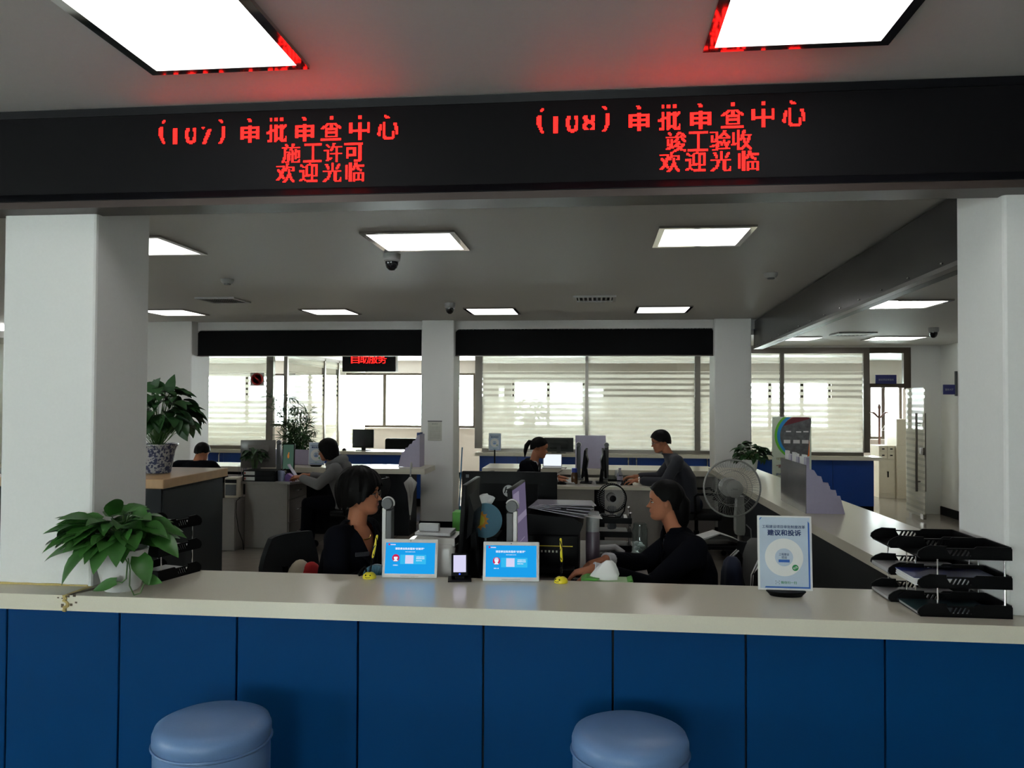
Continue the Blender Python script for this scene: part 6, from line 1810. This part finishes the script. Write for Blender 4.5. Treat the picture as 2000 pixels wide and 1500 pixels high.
for s_ in (-1, 1):
    d = MB().box(min(.01 * s_, .42 * s_), max(.01 * s_, .42 * s_), -.012, 0, .05, 1.02, .003).build('door', gg, t)
    MB().box(.05 * s_ - .006, .05 * s_ + .006, -.03, -.012, .5, .62).build('handle', MT['chrome'], d)
for x, y, h, seed, lab in ((1.15, 14.6, .85, 5, 'bushy plant behind the right pane of the middle glass office'), (-1.25, 14.9, .80, 6, 'bushy plant behind the left pane of the middle glass office')):
    t = thing('cabinet', 'grey cabinet under the ' + lab, 'cabinet', (x, y, 0))
    MB().box(-.45, .45, -.2, .25, 0, 1.0, .006).build('body', MT['lam'], t)
    MB().box(-.44, -.01, -.215, -.2, .04, .97, .003).build('door', MT['lam'], t); MB().box(.01, .44, -.215, -.2, .04, .97, .003).build('door', MT['lam'], t)
    small_pothos(x, y, 1.0, lab, 90, .36, .12, .35, seed)
t = thing('filing_cabinet', 'cream steel cabinet with small drawers seen through the open door', 'cabinet', (4.985, 14.4, 0))
MB().box(-.135, .135, 0, .42, 0, .90, .004).build('body', MT['cream'], t)
for sx in (-.067, .067):
    for z0, z1 in ((.80, .89), (.68, .79)):
        d = MB().box(sx - .062, sx + .062, -.014, 0, z0, z1, .003).build('drawer', MT['cream'], t)
        MB().box(sx - .02, sx + .02, -.024, -.014, (z0 + z1) / 2 - .008, (z0 + z1) / 2 + .012).build('handle', MT['black'], d)
d = MB().box(-.128, .128, -.014, 0, .08, .66, .003).build('door', MT['cream'], t)
MB().box(.0, .02, -.024, -.014, .36, .46).build('handle', MT['black'], d)
t = thing('locker', 'tall cream steel locker right of the cabinet with small drawers', 'cabinet', (5.22, 14.35, 0))
MB().box(-.095, .16, 0, .45, 0, 1.36, .004).build('body', MT['cream'], t)
for z0, z1 in ((.05, .45), (.47, .90), (.92, 1.32)):
    d = MB().box(-.09, .155, -.014, 0, z0, z1, .003).build('door', MT['cream'], t)
    MB().box(.09, .11, -.022, -.014, (z0 + z1) / 2 - .02, (z0 + z1) / 2 + .02).build('lock', MT['black'], d)
t = thing('water_dispenser', 'white appliance behind the cream cabinets', 'appliance', (5.335, 15.0, 0))
MB().box(-.085, .12, 0, .3, 0, 1.24, .02, 3).build('body', MT['white'], t, 50)
MB().box(-.06, .09, -.006, 0, .75, 1.0, .003).build('front_panel', MT['lgrey'], t)
wood_d = mat('dark_red_wood', (.09, .03, .018), .4)
t = thing('coat_stand', 'dark wooden coat stand beyond the open door', 'coat stand', (5.265, 15.6, 0))
MB().lathe([(.022, .10), (.022, 1.52), (.03, 1.56), (.012, 1.62), (0, 1.62)], seg=14).build('pole', wood_d, t, 50)
for k in range(4):
    a = PI / 2 * k + .3
    b = MB(); b.tube([(.02 * math.cos(a), .02 * math.sin(a), 1.36), (.09 * math.cos(a), .09 * math.sin(a), 1.42), (.15 * math.cos(a), .15 * math.sin(a), 1.46), (.18 * math.cos(a), .18 * math.sin(a), 1.455)], [.014, .013, .013, .018], 8); b.build('hook', wood_d, t, 60)
    b = MB(); b.tube([(.02 * math.cos(a), .02 * math.sin(a), .2), (.16 * math.cos(a), .16 * math.sin(a), .09), (.24 * math.cos(a), .24 * math.sin(a), .012)], .016, 8); b.build('foot', wood_d, t, 60)
t = thing('clothes_hanger', 'white clothes hanger on the dark coat stand', 'hanger', (5.34, 15.40, 1.10))
b = MB(); b.tube([(0, 0, .2), (-.10, 0, .04), (-.10, 0, .03), (.10, 0, .03), (.10, 0, .04), (0, 0, .2), (0, 0, .24), (.02, 0, .26), (.025, .06, .27)], .005, 6); b.build('wire', MT['white'], t)
t = thing('broom', 'blue-handled broom leaning beyond the far middle column', 'broom', (-1.93, 11.2, 0))
b = MB(); b.tube([(0, 0, .12), (.03, .06, .98)], .009, 8); b.build('handle', mat('blue_paint', (.05, .18, .35), .4), t)
MB().prism([(-.09, 0), (.09, 0), (.05, .15), (-.05, .15)], (-.02, .02), 'y').build('brush_head', mat('teal_bristles', (.03, .16, .22), .8), t)
